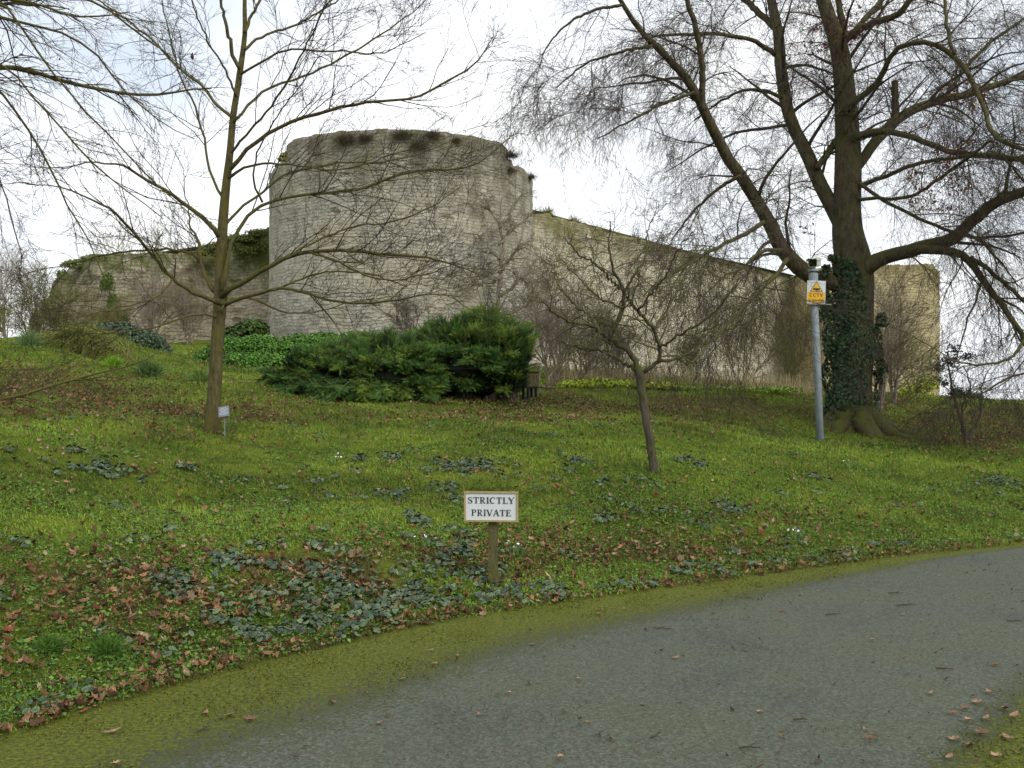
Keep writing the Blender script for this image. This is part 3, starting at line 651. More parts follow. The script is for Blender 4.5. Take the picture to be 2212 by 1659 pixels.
# greenery on the ruined wall and tower
def wall_growth(name, label, lst, d, n_, size, c1, c2, seed, tpl=LEAF_IVY, cat='plant', dy=.5, group=None):
    lo = px_lobes(lst, d, dy); rg = np.random.RandomState(seed)
    t = thing(name, label, cat, lo[0][0], group); p, nv, k = lobes_points(lo, n_, rg, (.1, 1.05))
    leaf_scatter('leaves', p, nrm(nv + [0, -.8, .2]), size, c1, c2, tpl, M_GREEN, t, .6, rg); return t
wall_growth('ivy', 'green ivy spilling over the sloping top of the ruined wall beside the tower', [(560, 508, 34, 14), (520, 520, 40, 14), (475, 536, 40, 14), (440, 550, 26, 12), (575, 535, 20, 24), (530, 545, 26, 14)], 42.9, 9000, .085, lin(62, 70, 32), lin(108, 116, 58), 61)
wall_growth('ivy', 'ivy on the rounded head of the ruined wall at far left', [(160, 575, 30, 14), (210, 562, 40, 12), (135, 600, 16, 18), (240, 585, 30, 14), (120, 640, 12, 20)], 42.6, 8000, .08, lin(74, 84, 44), lin(122, 130, 76), 62)
wall_growth('ivy', 'hanging green ivy strip down the middle of the ruined wall', [(232, 620, 16, 30), (245, 660, 16, 26), (262, 690, 18, 20)], 41.6, 4500, .08, lin(56, 72, 34), lin(98, 116, 54), 63)

def tuft(name, label, c, r, n_, cs, seed, grav=.0, group=None, cat='plant', wd=.012, mat_=M_GRASS, up=(0, -.5, .6), part='stalks'):
    """fan of thin blades radiating from a point"""
    rg = np.random.RandomState(seed); t = thing(name, label, cat, c, group)
    d = nrm(rg.normal(0, .6, (n_, 3)) + np.array(up)); A = np.empty((n_, 4, 3)); A[:, 0] = np.array(c) + rg.normal(0, r * .18, (n_, 3)) * ([2.2, 1, .5] if grav > .25 else [1, 1, .4])
    ln = rg.uniform(.5, 1.1, n_) * r
    for j in range(1, 4):
        d = nrm(d + rg.normal(0, .12, d.shape) + np.array([0, 0, -grav])); A[:, j] = A[:, j - 1] + d * (ln / 3)[:, None]
    V, fs = tubes(A, np.repeat([[wd, wd * .8, wd * .55, wd * .2]], n_, 0), 3)
    mesh(part, V, fs, mat_, t, tint=np.repeat(colmix(cs[0], cs[1], n_, rg), 12, 0)); return t
def on_tower(px, py, off=.05):
    # point of the drum's surface seen in column px at picture height py
    s = (px - CX) / F; a = 1 + s * s; b_ = -2 * (s * TC[0] + TC[1]); c_ = TC[0] ** 2 + TC[1] ** 2 - (TR + off) ** 2
    d = (-b_ - math.sqrt(max(b_ * b_ - 4 * a * c_, 0))) / (2 * a); return P(px, py, d)
for i, (px, py, r, lb) in enumerate([(750, 300, .62, 'dark dead tuft hanging left on the tower parapet'), (868, 290, .5, 'dark dry tuft on the crest of the tower parapet'), (905, 312, .6, 'long dark tuft trailing down the middle of the parapet'),
        (935, 290, .4, 'small dark tuft right of the trailing one on the parapet'), (790, 296, .35, 'faint thin tuft between the two left parapet tufts'), (1108, 325, .5, 'dark shrubby tuft on the broken right shoulder of the tower'),
        (1108, 358, .38, 'round dark tuft just below the right shoulder of the tower'), (1150, 372, .4, 'grey tuft sticking out of the right edge of the tower against the sky'), (985, 300, .22, 'tiny tuft near the right end of the parapet')]):
    tuft('wall_plant', lb, on_tower(px - (8 if px > 1100 else 0), py + (12 if px > 1100 else 4), -.03), r * .8, 420, (lin(60, 54, 40), lin(104, 92, 70)), 70 + i, .3, wd=.0055)
wall_growth('wall_shrub', 'moss-green shrub on the crumbled left shoulder of the tower', [(628, 345, 26, 20), (608, 366, 16, 14), (648, 335, 14, 14)], 40.9, 2200, .12, lin(72, 74, 34), lin(124, 122, 58), 90)
for i, (px, py, lb) in enumerate([(1290, 505, 'tuft of grass on top of the curtain wall nearest the tower'), (1370, 522, 'grass tuft on the curtain wall top above the crooked tree'), (1240, 484, 'thin grass tuft on the wall top beside the tower'), (1180, 464, 'bushy grey tuft where the curtain wall meets the tower'), (1440, 543, 'low tuft on the middle of the curtain wall top'), (1500, 561, 'wispy tuft on the curtain wall top past its middle'), (1560, 578, 'small tuft on the curtain wall top towards the beech'), (1640, 596, 'tuft on the curtain wall top just left of the big sloping beech limb')]):
    d = float(np.interp(px, [1140, 1200, 1300, 1400, 1500, 1600, 1700], [43.4, 44.7, 47.4, 50.6, 54.4, 58.9, 63.7])); tuft('wall_plant', lb, P(px, py, d), .5, 120, (lin(84, 82, 42), lin(132, 126, 70)), 95 + i, .1, up=(0, 0, .8))

# ------------------------------------------------------------------ trees
def limb3(pts, d0, dd, k=22, jit=0., ease=1.0):
    """pts: (px,py,width px) ; depth goes d0 -> d0+dd along the limb"""
    a = np.array(pts, float); q = np.concatenate([[0], np.cumsum(np.hypot(np.diff(a[:, 0]), np.diff(a[:, 1])))]); q = (q / q[-1]) ** ease
    dep = d0 + dd * q
    W = np.array([P(x, y, z) for (x, y, _), z in zip(pts, dep)]); R = a[:, 2] / 2 / F * dep
    return smooth_poly(W, R, k, jit)
def tree_parts(t, trunk, limbs, mat_, twmat, levels, seed, trunk_sides=14, rough=.0, extra=(), mids=None):
    rg = np.random.RandomState(seed)
    Pt, Rt = trunk
    V, fs = tubes(Pt[None], Rt[None], trunk_sides)
    if rough:
        c = np.repeat(Pt, trunk_sides, axis=0); o_ = V - c
        f = 1 + rough * (fbm(np.arctan2(o_[:, 1], o_[:, 0]) * 2.2 + 9, V[:, 2] * .9, seed, 3) - .5) * 2 + .16 * np.sin(np.arctan2(o_[:, 1], o_[:, 0]) * 5 + 1) * np.exp(-np.maximum(V[:, 2] - V[:, 2].min(), 0) / .5) * (rough > .1); V = c + o_ * f[:, None]
    mesh('trunk', V, fs, mat_, t, smooth=True)
    for Pl, Rl in limbs:
        V, fs = tubes(Pl[None], Rl[None], 9); mesh('limb', V, fs, mat_, t, smooth=True)
    par = [(Pl, Rl) for Pl, Rl in limbs] + list(extra)
    A = np.array([p_ for p_, _ in par]); RA = np.array([r_ for _, r_ in par]); mb = MB(); allc = []
    if mids:
        md = dict(mids); mm = md.pop('m'); Ls = np.linalg.norm(np.diff(A, axis=1), axis=2).sum(1)
        B_, RB_ = sprout(A, RA, np.maximum((mm * Ls).astype(int), 1), rng=rg, k=A.shape[1], **md)
        V, fs = tubes(B_, RB_, 5); mb.add(V, fs); A = np.concatenate([A, B_]); RA = np.concatenate([RA, RB_])
    for i, lv in enumerate(levels):
        lv = dict(lv); m_ = lv.pop('m')
        if i == 0:
            Ls = np.linalg.norm(np.diff(A, axis=1), axis=2).sum(1); m_ = np.maximum((m_ * Ls).astype(int), 2)
        A, RA = sprout(A, RA, m_, rng=rg, **lv); allc.append((A, RA))
        V, fs = tubes(A, RA, 4 if i == 0 else 3); mb.add(V, fs)
    mb.build('crown', twmat, t)
    return allc

# --- great beech
BD = 22.0
t = thing('beech_tree', 'huge bare beech with mossy spreading limbs and ivy-clad trunk behind the camera pole', 'tree', P(1838, 934, BD))
trunk = limb3([(1836, 955, 195), (1836, 932, 142), (1837, 905, 108), (1839, 875, 92), (1840, 850, 82), (1842, 818, 77), (1846, 718, 78), (1847, 650, 76), (1846, 590, 78), (1838, 540, 74), (1830, 500, 62), (1830, 433, 56), (1833, 333, 55), (1828, 267, 50), (1824, 167, 41), (1813, 100, 38), (1795, 50, 32), (1777, 0, 28), (1765, -60, 25), (1750, -170, 18), (1760, -300, 8)], BD, .6, 60)
BLW = .9
BL = [([(1846, 622, 26), (1815, 617, 36), (1785, 611, 40), (1760, 602, 40), (1715, 572, 40), (1688, 535, 36), (1642, 443, 31), (1585, 360, 28), (1548, 300, 26), (1518, 233, 24), (1485, 173, 20), (1440, 120, 17), (1404, 93, 15), (1370, 50, 12), (1340, 0, 11), (1310, -60, 8)], 0, -3.5),
      ([(1836, 560, 26), (1826, 510, 36), (1803, 456, 36), (1762, 383, 34), (1742, 327, 32), (1708, 267, 30), (1692, 200, 29), (1685, 133, 28), (1682, 67, 25), (1665, 0, 22), (1650, -80, 16), (1640, -180, 8)], 0, 2.0),
      ([(1518, 240, 16), (1518, 150, 15), (1505, 67, 14), (1482, 0, 12), (1470, -60, 9)], -2.3, -1),
      ([(1682, 70, 16), (1655, 40, 16), (1608, 0, 14), (1560, -50, 9)], 1.6, 1),
      ([(1675, 118, 14), (1640, 92, 11), (1618, 83, 10), (1560, 74, 9), (1525, 72, 9), (1440, 75, 7), (1380, 85, 5)], 1.3, -3),
      ([(1765, 365, 14), (1780, 340, 17), (1800, 315, 18), (1826, 280, 20)], .3, .2),
      ([(1650, 480, 12), (1625, 498, 11), (1592, 513, 10), (1525, 547, 8), (1475, 581, 7), (1430, 600, 5), (1390, 640, 3)], -1.2, -3),
      ([(1690, 540, 10), (1660, 538, 10), (1635, 548, 8), (1602, 585, 6), (1570, 590, 4), (1520, 640, 2.5)], -.9, -1.5),
      ([(1700, 560, 12), (1695, 571, 10), (1662, 611, 9), (1608, 661, 8), (1548, 725, 6), (1475, 805, 3)], -1.0, -4),
      ([(1838, 606, 30), (1862, 584, 44), (1885, 566, 40), (1908, 555, 34), (1975, 538, 34), (2048, 528, 34), (2078, 500, 30), (2108, 467, 28), (2158, 433, 26), (2212, 413, 24), (2300, 380, 20), (2420, 330, 10)], -.2, -2.5),
      ([(1975, 540, 22), (2048, 540, 22), (2092, 555, 18), (2108, 585, 16), (2142, 631, 16), (2175, 671, 14), (2212, 731, 12), (2250, 820, 8), (2300, 880, 5)], -1., -2.5),
      ([(2095, 555, 12), (2130, 578, 11), (2168, 611, 10), (2212, 651, 9), (2280, 700, 6)], -2, -.5),
      ([(2212, 735, 8), (2192, 765, 7), (2162, 785, 6), (2092, 791, 5), (2040, 770, 3)], -3.2, -.3),
      ([(2260, 800, 7), (2212, 808, 5), (2175, 815, 5), (2125, 851, 4), (2085, 870, 2.5)], -3.4, .2),
      ([(1838, 390, 16), (1852, 362, 24), (1866, 338, 25), (1885, 313, 26), (1925, 267, 26), (1975, 233, 22), (2042, 213, 18), (2108, 200, 17), (2168, 177, 15), (2212, 163, 14), (2320, 120, 8)], .2, 2.5),
      ([(1932, 262, 18), (1934, 215, 17), (1932, 175, 15)], .9, .2),
      ([(1840, 300, 20), (1868, 288, 18), (1905, 280, 16), (1975, 297, 14), (2008, 307, 14), (2042, 327, 14), (2092, 333, 14), (2158, 340, 15), (2212, 343, 14), (2320, 360, 10)], -.2, -3.5),
      ([(1850, 404, 14), (1880, 393, 10), (1925, 377, 10), (1955, 360, 10), (2042, 343, 9), (2092, 336, 8)], 0, -2.5),
      ([(1826, 240, 18), (1850, 215, 16), (1875, 197, 15), (1908, 167, 14), (1922, 110, 12), (1975, 87, 12), (2025, 97, 12), (2062, 117, 12), (2098, 167, 12), (2125, 227, 11), (2145, 300, 11), (2180, 312, 11), (2212, 322, 10), (2290, 350, 6)], -.2, -4),
      ([(1850, 433, 9), (1880, 428, 9), (1968, 430, 8), (2000, 405, 8), (2042, 377, 8), (2142, 303, 7)], -.2, -3.5),
      ([(1850, 393, 9), (1890, 420, 9), (1942, 453, 8), (2042, 497, 8), (2135, 520, 7), (2202, 503, 6), (2280, 500, 4)], -.2, -3),
      ([(2062, 117, 9), (2045, 67, 9), (2042, 0, 8), (2030, -60, 6)], -2.6, .5),
      ([(1818, 100, 20), (1842, 67, 18), (1890, 50, 17), (1942, 33, 16), (1975, -10, 13), (2020, -70, 8)], .5, -2),
      ([(1822, 110, 18), (1825, 60, 17), (1812, 20, 15), (1805, -40, 12), (1800, -140, 6)], .5, .5),
      ([(1845, 80, 15), (1858, 50, 14), (1898, 10, 13), (1925, -40, 10)], .5, 1.5),
      ([(2042, 213, 10), (2080, 150, 9), (2140, 90, 8), (2212, 40, 6)], 2, 2),
      ([(1690, 210, 10), (1640, 190, 8), (1580, 200, 6), (1500, 260, 4)], .9, 2.5),
      ([(1600, 380, 10), (1560, 400, 8), (1500, 450, 6), (1450, 520, 3)], -1.6, 1.5),
      ([(1500, 200, 8), (1440, 220, 7), (1360, 260, 5), (1290, 300, 3)], -2.5, 0),
      ([(1410, 98, 8), (1350, 110, 7), (1270, 130, 5), (1200, 190, 3)], -3, 1),
      ([(1345, 10, 8), (1280, 20, 7), (1210, 60, 5), (1170, 120, 3)], -3.4, 0.5)]
BL = [([(x_, y_, w_ * BLW) for x_, y_, w_ in p_], a_, b_) for p_, a_, b_ in BL]
limbs = [limb3(p_, BD + a_ + (.22 if -.35 < a_ < .3 else 0), b_, 30, .012, 1.3 if -.35 < a_ < .3 else 1) for p_, a_, b_ in BL]
limbs = [(smooth_poly(p_, r_, 26)) for p_, r_ in limbs]
big = sum(1 for _ in limbs)
ac = tree_parts(t, trunk, limbs, M_BEECH, M_BEECH_T, [
    dict(m=2.7, Ln=(.8, 2.6), ang=(.5, 1.25), trop=(0, 0, -1), tw=.05, wig=.15, k=9, rf=.28, rmin=.005, rmax=.017, t=(.12, 1)),
    dict(m=9, Ln=(.5, 1.7), ang=(.4, 1.1), trop=(0, 0, -1), tw=.15, wig=.13, k=7, rf=.55, rmin=.0036, rmax=.009, t=(.1, 1)),
    dict(m=8, Ln=(.15, .6), ang=(.4, 1.1), trop=(0, 0, -1), tw=.10, wig=.14, k=4, rf=.7, rmin=.003, rmax=.006, t=(.1, 1))], 41, 20, .12, extra=[(smooth_poly(trunk[0][22:], trunk[1][22:], 26))], mids=dict(m=1.0, Ln=(1.4, 3.6), ang=(.5, 1.1), trop=(0, 0, -1), tw=.02, wig=.07, rf=.4, rmin=.010, rmax=.045, t=(.15, .95), lenf=.3, taper=.25))
# buttress roots, mossy
mb = MB()
for a_, ln in ((-2.9, 1.2), (-2.2, 1.0), (-1.5, .9), (-.7, 1.0), (-.1, 1.3), (.6, 1.0), (2.4, 1.1), (1.5, .9)):
    b0 = P(1838, 934, BD); dx = np.array([math.cos(a_), math.sin(a_) , 0]); pts = [b0 + dx * .1 + [0, 0, .7], b0 + dx * .55 + [0, 0, .17], b0 + dx * (.6 + ln * .3) + [.03, .05, -.04]]
    e_ = b0 + dx * (.5 + ln * .9); e_[2] = H(e_[0], e_[1])[0] - .12; pts.append(e_)
    pp_, rr_ = smooth_poly(pts, [.10, .21, .13, .04], 16, .02); mb.tube(pp_, rr_, 9)
M_ROOT = bark('root_bark', lin(58, 50, 38), lin(92, 84, 62), lin(76, 80, 36), .38)
mb.build('root', M_ROOT, t, smooth=True)
# withered red-brown leaves still hanging in small bunches
tw = ac[1][0].reshape(-1, 3); px_, py_ = pix(tw[:, 0], tw[:, 1], tw[:, 2])
dens = gsum([(1820, 60, 60, 30, 1), (1750, 95, 40, 18, .9), (1545, 265, 12, 14, 1), (2070, 200, 40, 40, .5), (2060, 320, 30, 20, .9), (2040, 400, 40, 30, 1), (2030, 440, 30, 12, .9), (1760, 500, 20, 14, .9), (2000, 390, 20, 12, .6)], px_, py_)
cand = np.where(rs.rand(len(tw)) < dens * .22)[0]; cand = cand[:600]
pp_ = np.repeat(tw[cand], 3, 0) + rs.normal(0, .035, (len(cand) * 3, 3))
leaf_scatter('withered_leaves', pp_, rs.normal(0, 1, pp_.shape), .06, lin(92, 42, 38), lin(140, 78, 64), LEAF_DRY2, M_LEAF, t, .3)

# ivy on its trunk
rg = np.random.RandomState(77); ti = thing('climbing_ivy', 'dense dark glossy ivy wrapping the lower trunk of the great beech', 'ivy', P(1838, 900, BD))
n_ = 11000; tz_ = rg.rand(n_); zz = P(0, 905, BD)[2] + (P(0, 560, BD)[2] - P(0, 905, BD)[2]) * tz_
cx_ = np.interp(zz, trunk[0][:, 2], trunk[0][:, 0]); cy_ = np.interp(zz, trunk[0][:, 2], trunk[0][:, 1]); rr_ = np.interp(zz, trunk[0][:, 2], trunk[1])
an = rg.uniform(-np.pi, np.pi, n_)      # 0 = right, -pi/2 = towards the camera
bulge = .03 + .5 * np.clip(fbm(an * 2.2 + 20, zz * 1.9, 33, 3) - .15, 0, 1) * np.exp(-((tz_ - .42) / .33) ** 2)
cov = fbm(an * 1.5 + 5, zz * 1.3, 35, 3) + .25 * np.cos(an - np.pi * .95) + .28 * np.exp(-((tz_ - .35) / .22) ** 2) - .42 * np.exp(-((an + 1.1) / .38) ** 2) * np.exp(-((tz_ - .78) / .24) ** 2)
cov = cov + (rg.rand(n_) - .5) * .12 - .22 * sstep(.14, .0, tz_) * fbm(an * 3 + 3, zz * 0, 36) * 2; keep = cov > .47
ip = np.c_[cx_ + np.cos(an) * (rr_ + bulge), cy_ + np.sin(an) * (rr_ + bulge), zz][keep]; inn = np.c_[np.cos(an), np.sin(an), np.full(n_, .25)][keep]
leaf_scatter('leaves', ip, inn, .075, lin(18, 32, 17), lin(74, 102, 62), LEAF_IVY, M_IVY, ti, .55, rg)
ip2, in2, _ = lobes_points(px_lobes([(1893, 770, 16, 34), (1885, 730, 18, 26), (1905, 800, 12, 20), (1785, 680, 16, 50), (1775, 640, 14, 30), (1790, 760, 14, 40), (1905, 700, 14, 24), (1785, 590, 10, 20), (1800, 560, 12, 10)], BD - .2, 1), 3200, rg, (.1, 1.1))
leaf_scatter('hanging_leaves', ip2, in2, .08, lin(20, 34, 20), lin(78, 104, 66), LEAF_IVY, M_IVY, ti, .7, rg)

# --- young tree on the left
YD = 14.0
t = thing('young_tree', 'young bare tree with a straight olive-brown trunk and fanning branches, left', 'tree', P(457, 941, YD))
trunk = limb3([(456, 950, 40), (457, 938, 36), (461, 880, 31), (465, 818, 29), (469, 740, 27), (473, 685, 27), (476, 650, 30), (477, 628, 29), (478, 570, 22), (480, 500, 22), (488, 400, 18), (497, 333, 15.5), (503, 250, 14), (512, 200, 13), (519, 150, 13.5), (525, 110, 11), (530, 67, 10.5), (528, 20, 9), (530, -60, 7), (540, -180, 4), (545, -300, 2)], YD, .3, 60)
YW = .88
YL = [([(474, 512, 14), (462, 492, 12), (443, 475, 11), (400, 440, 9.5), (367, 415, 8.5), (325, 397, 7.5), (290, 372, 6.5), (278, 360, 6), (250, 353, 5), (200, 347, 4), (130, 365, 2.5), (60, 360, 1.5)], -.1, -1.2),
      ([(500, 252, 9), (485, 240, 8), (465, 225, 7.5), (450, 200, 7), (440, 183, 7), (390, 155, 6), (350, 105, 5), (300, 60, 4.5), (240, 20, 4), (190, -20, 3)], 0, 1.5),
      ([(484, 430, 8), (472, 415, 7), (458, 390, 6.5), (447, 340, 6), (440, 285, 5.5), (420, 220, 5), (395, 180, 4.5), (380, 140, 4), (370, 90, 3.5), (350, 0, 3), (335, -60, 2)], .1, 1.2),
      ([(510, 210, 6), (490, 155, 5), (460, 110, 4.5), (430, 50, 4), (415, 0, 3), (400, -60, 2)], .1, -1),
      ([(474, 655, 13), (460, 649, 11), (430, 636, 10), (400, 624, 9), (367, 598, 8.5), (333, 555, 8), (300, 518, 7.5), (277, 490, 7), (238, 450, 6), (190, 425, 4.5), (133, 403, 3.5), (57, 398, 2)], -.1, -2.2),
      ([(470, 632, 13), (458, 624, 11), (443, 600, 10.5), (432, 560, 10), (430, 520, 8.5), (422, 508, 6), (412, 495, 5), (408, 450, 3.5), (396, 420, 2.5), (400, 380, 1.5)], .1, .9),
      ([(434, 575, 7), (425, 553, 6), (400, 541, 6), (333, 539, 5.5), (267, 544, 5), (200, 556, 4), (130, 575, 2.5), (60, 590, 1.5)], .4, 1.5),
      ([(470, 686, 6), (440, 678, 5), (400, 683, 5), (333, 709, 4.5), (267, 718, 3.5), (200, 724, 2.5), (120, 722, 1.5)], 0, -1.8),
      ([(372, 604, 5), (345, 640, 4), (300, 655, 4), (240, 668, 3), (160, 690, 2), (90, 700, 1.5)], -.7, -1.2),
      ([(478, 662, 12), (495, 653, 10), (533, 641, 9), (583, 627, 8), (617, 622, 7.5), (667, 635, 7), (737, 655, 6), (790, 656, 5.5), (847, 651, 5), (900, 640, 4), (950, 635, 3), (1010, 640, 1.5)], -.1, -2.0),
      ([(478, 640, 15), (495, 625, 13), (533, 605, 12), (567, 585, 11), (617, 555, 10), (667, 543, 9.5), (737, 540, 8.5), (800, 546, 7.5), (870, 551, 7), (937, 558, 5), (990, 578, 3.5), (1057, 598, 2)], 0, -1.4),
      ([(478, 628, 11), (488, 590, 10), (494, 551, 10), (500, 518, 9.5), (510, 500, 9), (533, 467, 8.5), (567, 439, 8), (623, 427, 7.5), (680, 420, 7), (737, 413, 6.5), (797, 407, 6.5), (870, 370, 6), (940, 366, 5), (1020, 363, 4), (1060, 330, 3), (1110, 290, 1.5)], -.1, .8),
      ([(480, 500, 8), (500, 470, 7), (533, 437, 6.5), (567, 417, 6), (600, 383, 5.5), (633, 370, 5), (737, 350, 4.5), (830, 352, 4), (920, 330, 3), (980, 300, 2)], .1, 2.0),
      ([(497, 365, 12), (515, 345, 10.5), (533, 320, 10), (567, 297, 9.5), (617, 267, 9), (677, 247, 8.5), (737, 229, 7.5), (814, 220, 6.5), (897, 213, 6), (970, 177, 5), (1037, 133, 4), (1064, 80, 2)], 0, -.5),
      ([(505, 262, 8), (518, 250, 7), (550, 207, 6.5), (610, 177, 6), (667, 163, 5.5), (737, 127, 5), (800, 90, 4.5), (860, 50, 3.5), (920, 0, 2)], .1, 1.6),
      ([(520, 160, 7), (535, 150, 6), (583, 123, 5.5), (617, 106, 5), (667, 108, 4.5), (737, 113, 4), (830, 120, 3), (920, 70, 2)], .1, -1.0),
      ([(528, 108, 8), (540, 95, 7), (567, 77, 6), (633, 57, 5.5), (700, 20, 4.5), (760, -20, 3)], .1, .8),
      ([(519, 150, 10), (503, 120, 9.5), (495, 80, 9), (482, 30, 7.5), (468, -30, 6), (450, -100, 4)], .1, -.5),
      ([(529, 70, 8), (545, 30, 7), (563, 0, 6), (590, -60, 4)], .1, .5),
      ([(500, 330, 7), (520, 305, 6), (567, 253, 5.5), (617, 187, 5), (650, 120, 4.5), (680, 60, 4), (720, -10, 3)], 0, -1.6),
      ([(494, 385, 8), (530, 358, 6), (590, 352, 5.5), (650, 358, 4.5), (740, 372, 3.5), (850, 330, 2.5), (960, 300, 1.5)], .1, -1.5),
      ([(476, 672, 6), (500, 640, 5), (560, 648, 5), (600, 675, 4), (680, 680, 3), (760, 650, 3), (860, 640, 2)], -.2, 1.8),
      ([(567, 437, 6), (545, 400, 5), (550, 340, 4), (590, 260, 3.5), (640, 200, 3), (690, 120, 2)], -.1, -1.2),
      ([(617, 555, 6), (680, 520, 5), (760, 490, 4.5), (850, 480, 4), (930, 450, 3), (1000, 400, 2)], 0, 1.4),
      ([(667, 543, 6), (740, 570, 5), (820, 610, 4), (900, 600, 3), (1000, 560, 2)], -.5, -2),
      ([(590, 628, 5), (650, 600, 4.5), (720, 585, 4), (800, 590, 3.5), (880, 620, 2.5)], -.6, 1)]
YL = [([(x_, y_, w_ * YW) for x_, y_, w_ in p_], a_, b_) for p_, a_, b_ in YL]
limbs = [limb3(p_, YD + a_, b_, 24, .008) for p_, a_, b_ in YL]
ac = tree_parts(t, trunk, limbs, M_YOUNG, M_YOUNG_T, [
    dict(m=4.2, Ln=(.5, 2.1), ang=(.3, .8), trop=(0, 0, 1), tw=.03, wig=.13, k=10, rf=.42, rmin=.004, rmax=.009, t=(.2, 1)),
    dict(m=5, Ln=(.25, .95), ang=(.35, .9), trop=(0, 0, 1), tw=.03, wig=.15, k=7, rf=.65, rmin=.0032, rmax=.008, t=(.15, 1)),
    dict(m=5, Ln=(.08, .35), ang=(.4, 1.0), trop=(0, 0, 1), tw=.02, wig=.12, k=4, rf=.7, rmin=.0024, rmax=.004, t=(.1, 1))], 42, 16, .03)
lp = np.array([P(415, 118, 13.6), P(415, 123, 13.6), P(46, 116, 13.5), P(130, 128, 13.5), P(199, 213, 13.5)])
for q in lp: leaf_scatter('withered_leaf', q[None], rs.normal(0, 1, (1, 3)), .10, lin(80, 60, 56), lin(110, 84, 74), LEAF_DRY2, M_LEAF, t)

# --- small crooked tree in the middle
MD = 13.0
t = thing('crooked_tree', 'small crooked bare tree with a leaning trunk and zigzag limbs on the lawn', 'tree', P(1414, 1019, MD))
trunk = limb3([(1415, 1028, 25), (1413, 1014, 21), (1408, 985, 19), (1404, 951, 18.5), (1396, 900, 18), (1390, 868, 18.5), (1385, 835, 18), (1382, 808, 19), (1377, 790, 15)], MD, -.05, 26, .004)
ML = [([(1382, 812, 14), (1370, 778, 13), (1357, 751, 12), (1340, 742, 12), (1317, 733, 13), (1318, 720, 12), (1326, 706, 10), (1342, 690, 9), (1345, 670, 8.5), (1347, 651, 8.5), (1350, 628, 8), (1330, 598, 6), (1320, 560, 5), (1314, 518, 4), (1318, 480, 2.5)], 0, -.5),
      ([(1320, 735, 9), (1304, 725, 8.5), (1277, 701, 7.5), (1230, 695, 6), (1197, 678, 4.5), (1170, 651, 3)], -.1, -.9),
      ([(1350, 630, 6), (1360, 612, 6), (1370, 595, 6), (1384, 578, 5.5), (1397, 541, 4.5), (1395, 505, 3), (1410, 470, 2)], -.3, .9),
      ([(1382, 812, 12), (1400, 797, 9), (1424, 781, 8.5), (1427, 765, 8.5), (1425, 748, 8), (1414, 711, 7.5), (1377, 671, 7), (1354, 641, 6)], 0, -.3),
      ([(1424, 781, 7), (1454, 778, 6), (1475, 768, 5.5), (1530, 740, 4), (1590, 700, 2.5)], -.1, .8),
      ([(1380, 802, 9), (1360, 790, 8), (1337, 778, 7), (1304, 756, 6), (1260, 752, 5), (1237, 748, 4), (1197, 731, 3)], 0, .9),
      ([(1326, 708, 6), (1284, 691, 5), (1240, 660, 4), (1200, 610, 3), (1190, 570, 2)], -.1, 1.0),
      ([(1425, 752, 6), (1475, 718, 5), (1530, 690, 4), (1570, 640, 3), (1600, 600, 2)], -.2, -.9),
      ([(1348, 632, 6), (1304, 588, 5), (1270, 560, 4.5), (1247, 548, 4), (1225, 520, 2.5)], -.3, -.7),
      ([(1414, 711, 5), (1440, 670, 4.5), (1470, 620, 4), (1490, 570, 3), (1530, 520, 2)], -.3, .8),
      ([(1377, 671, 5), (1400, 640, 4.5), (1440, 600, 4), (1460, 540, 3), (1500, 500, 2)], -.3, -.8),
      ([(1345, 665, 5), (1300, 650, 4), (1250, 600, 3), (1210, 560, 2)], -.3, .8)]
limbs = [limb3(p_, MD + a_, b_, 34, .010) for p_, a_, b_ in ML]
tree_parts(t, trunk, limbs, M_CROOK, M_CROOK_T, [
    dict(m=7, Ln=(.35, 1.2), ang=(.5, 1.2), trop=(0, 0, 1), tw=.02, wig=.24, k=10, rf=.5, rmin=.0045, rmax=.011, t=(.2, 1)),
    dict(m=6, Ln=(.15, .55), ang=(.5, 1.2), trop=(0, 0, 1), tw=.0, wig=.22, k=6, rf=.65, rmin=.0032, rmax=.007, t=(.15, 1)),
    dict(m=3, Ln=(.06, .18), ang=(.5, 1.2), trop=(0, 0, 1), tw=.0, wig=.18, k=3, rf=.7, rmin=.0028, rmax=.004, t=(.1, 1))], 43, 14, .06)

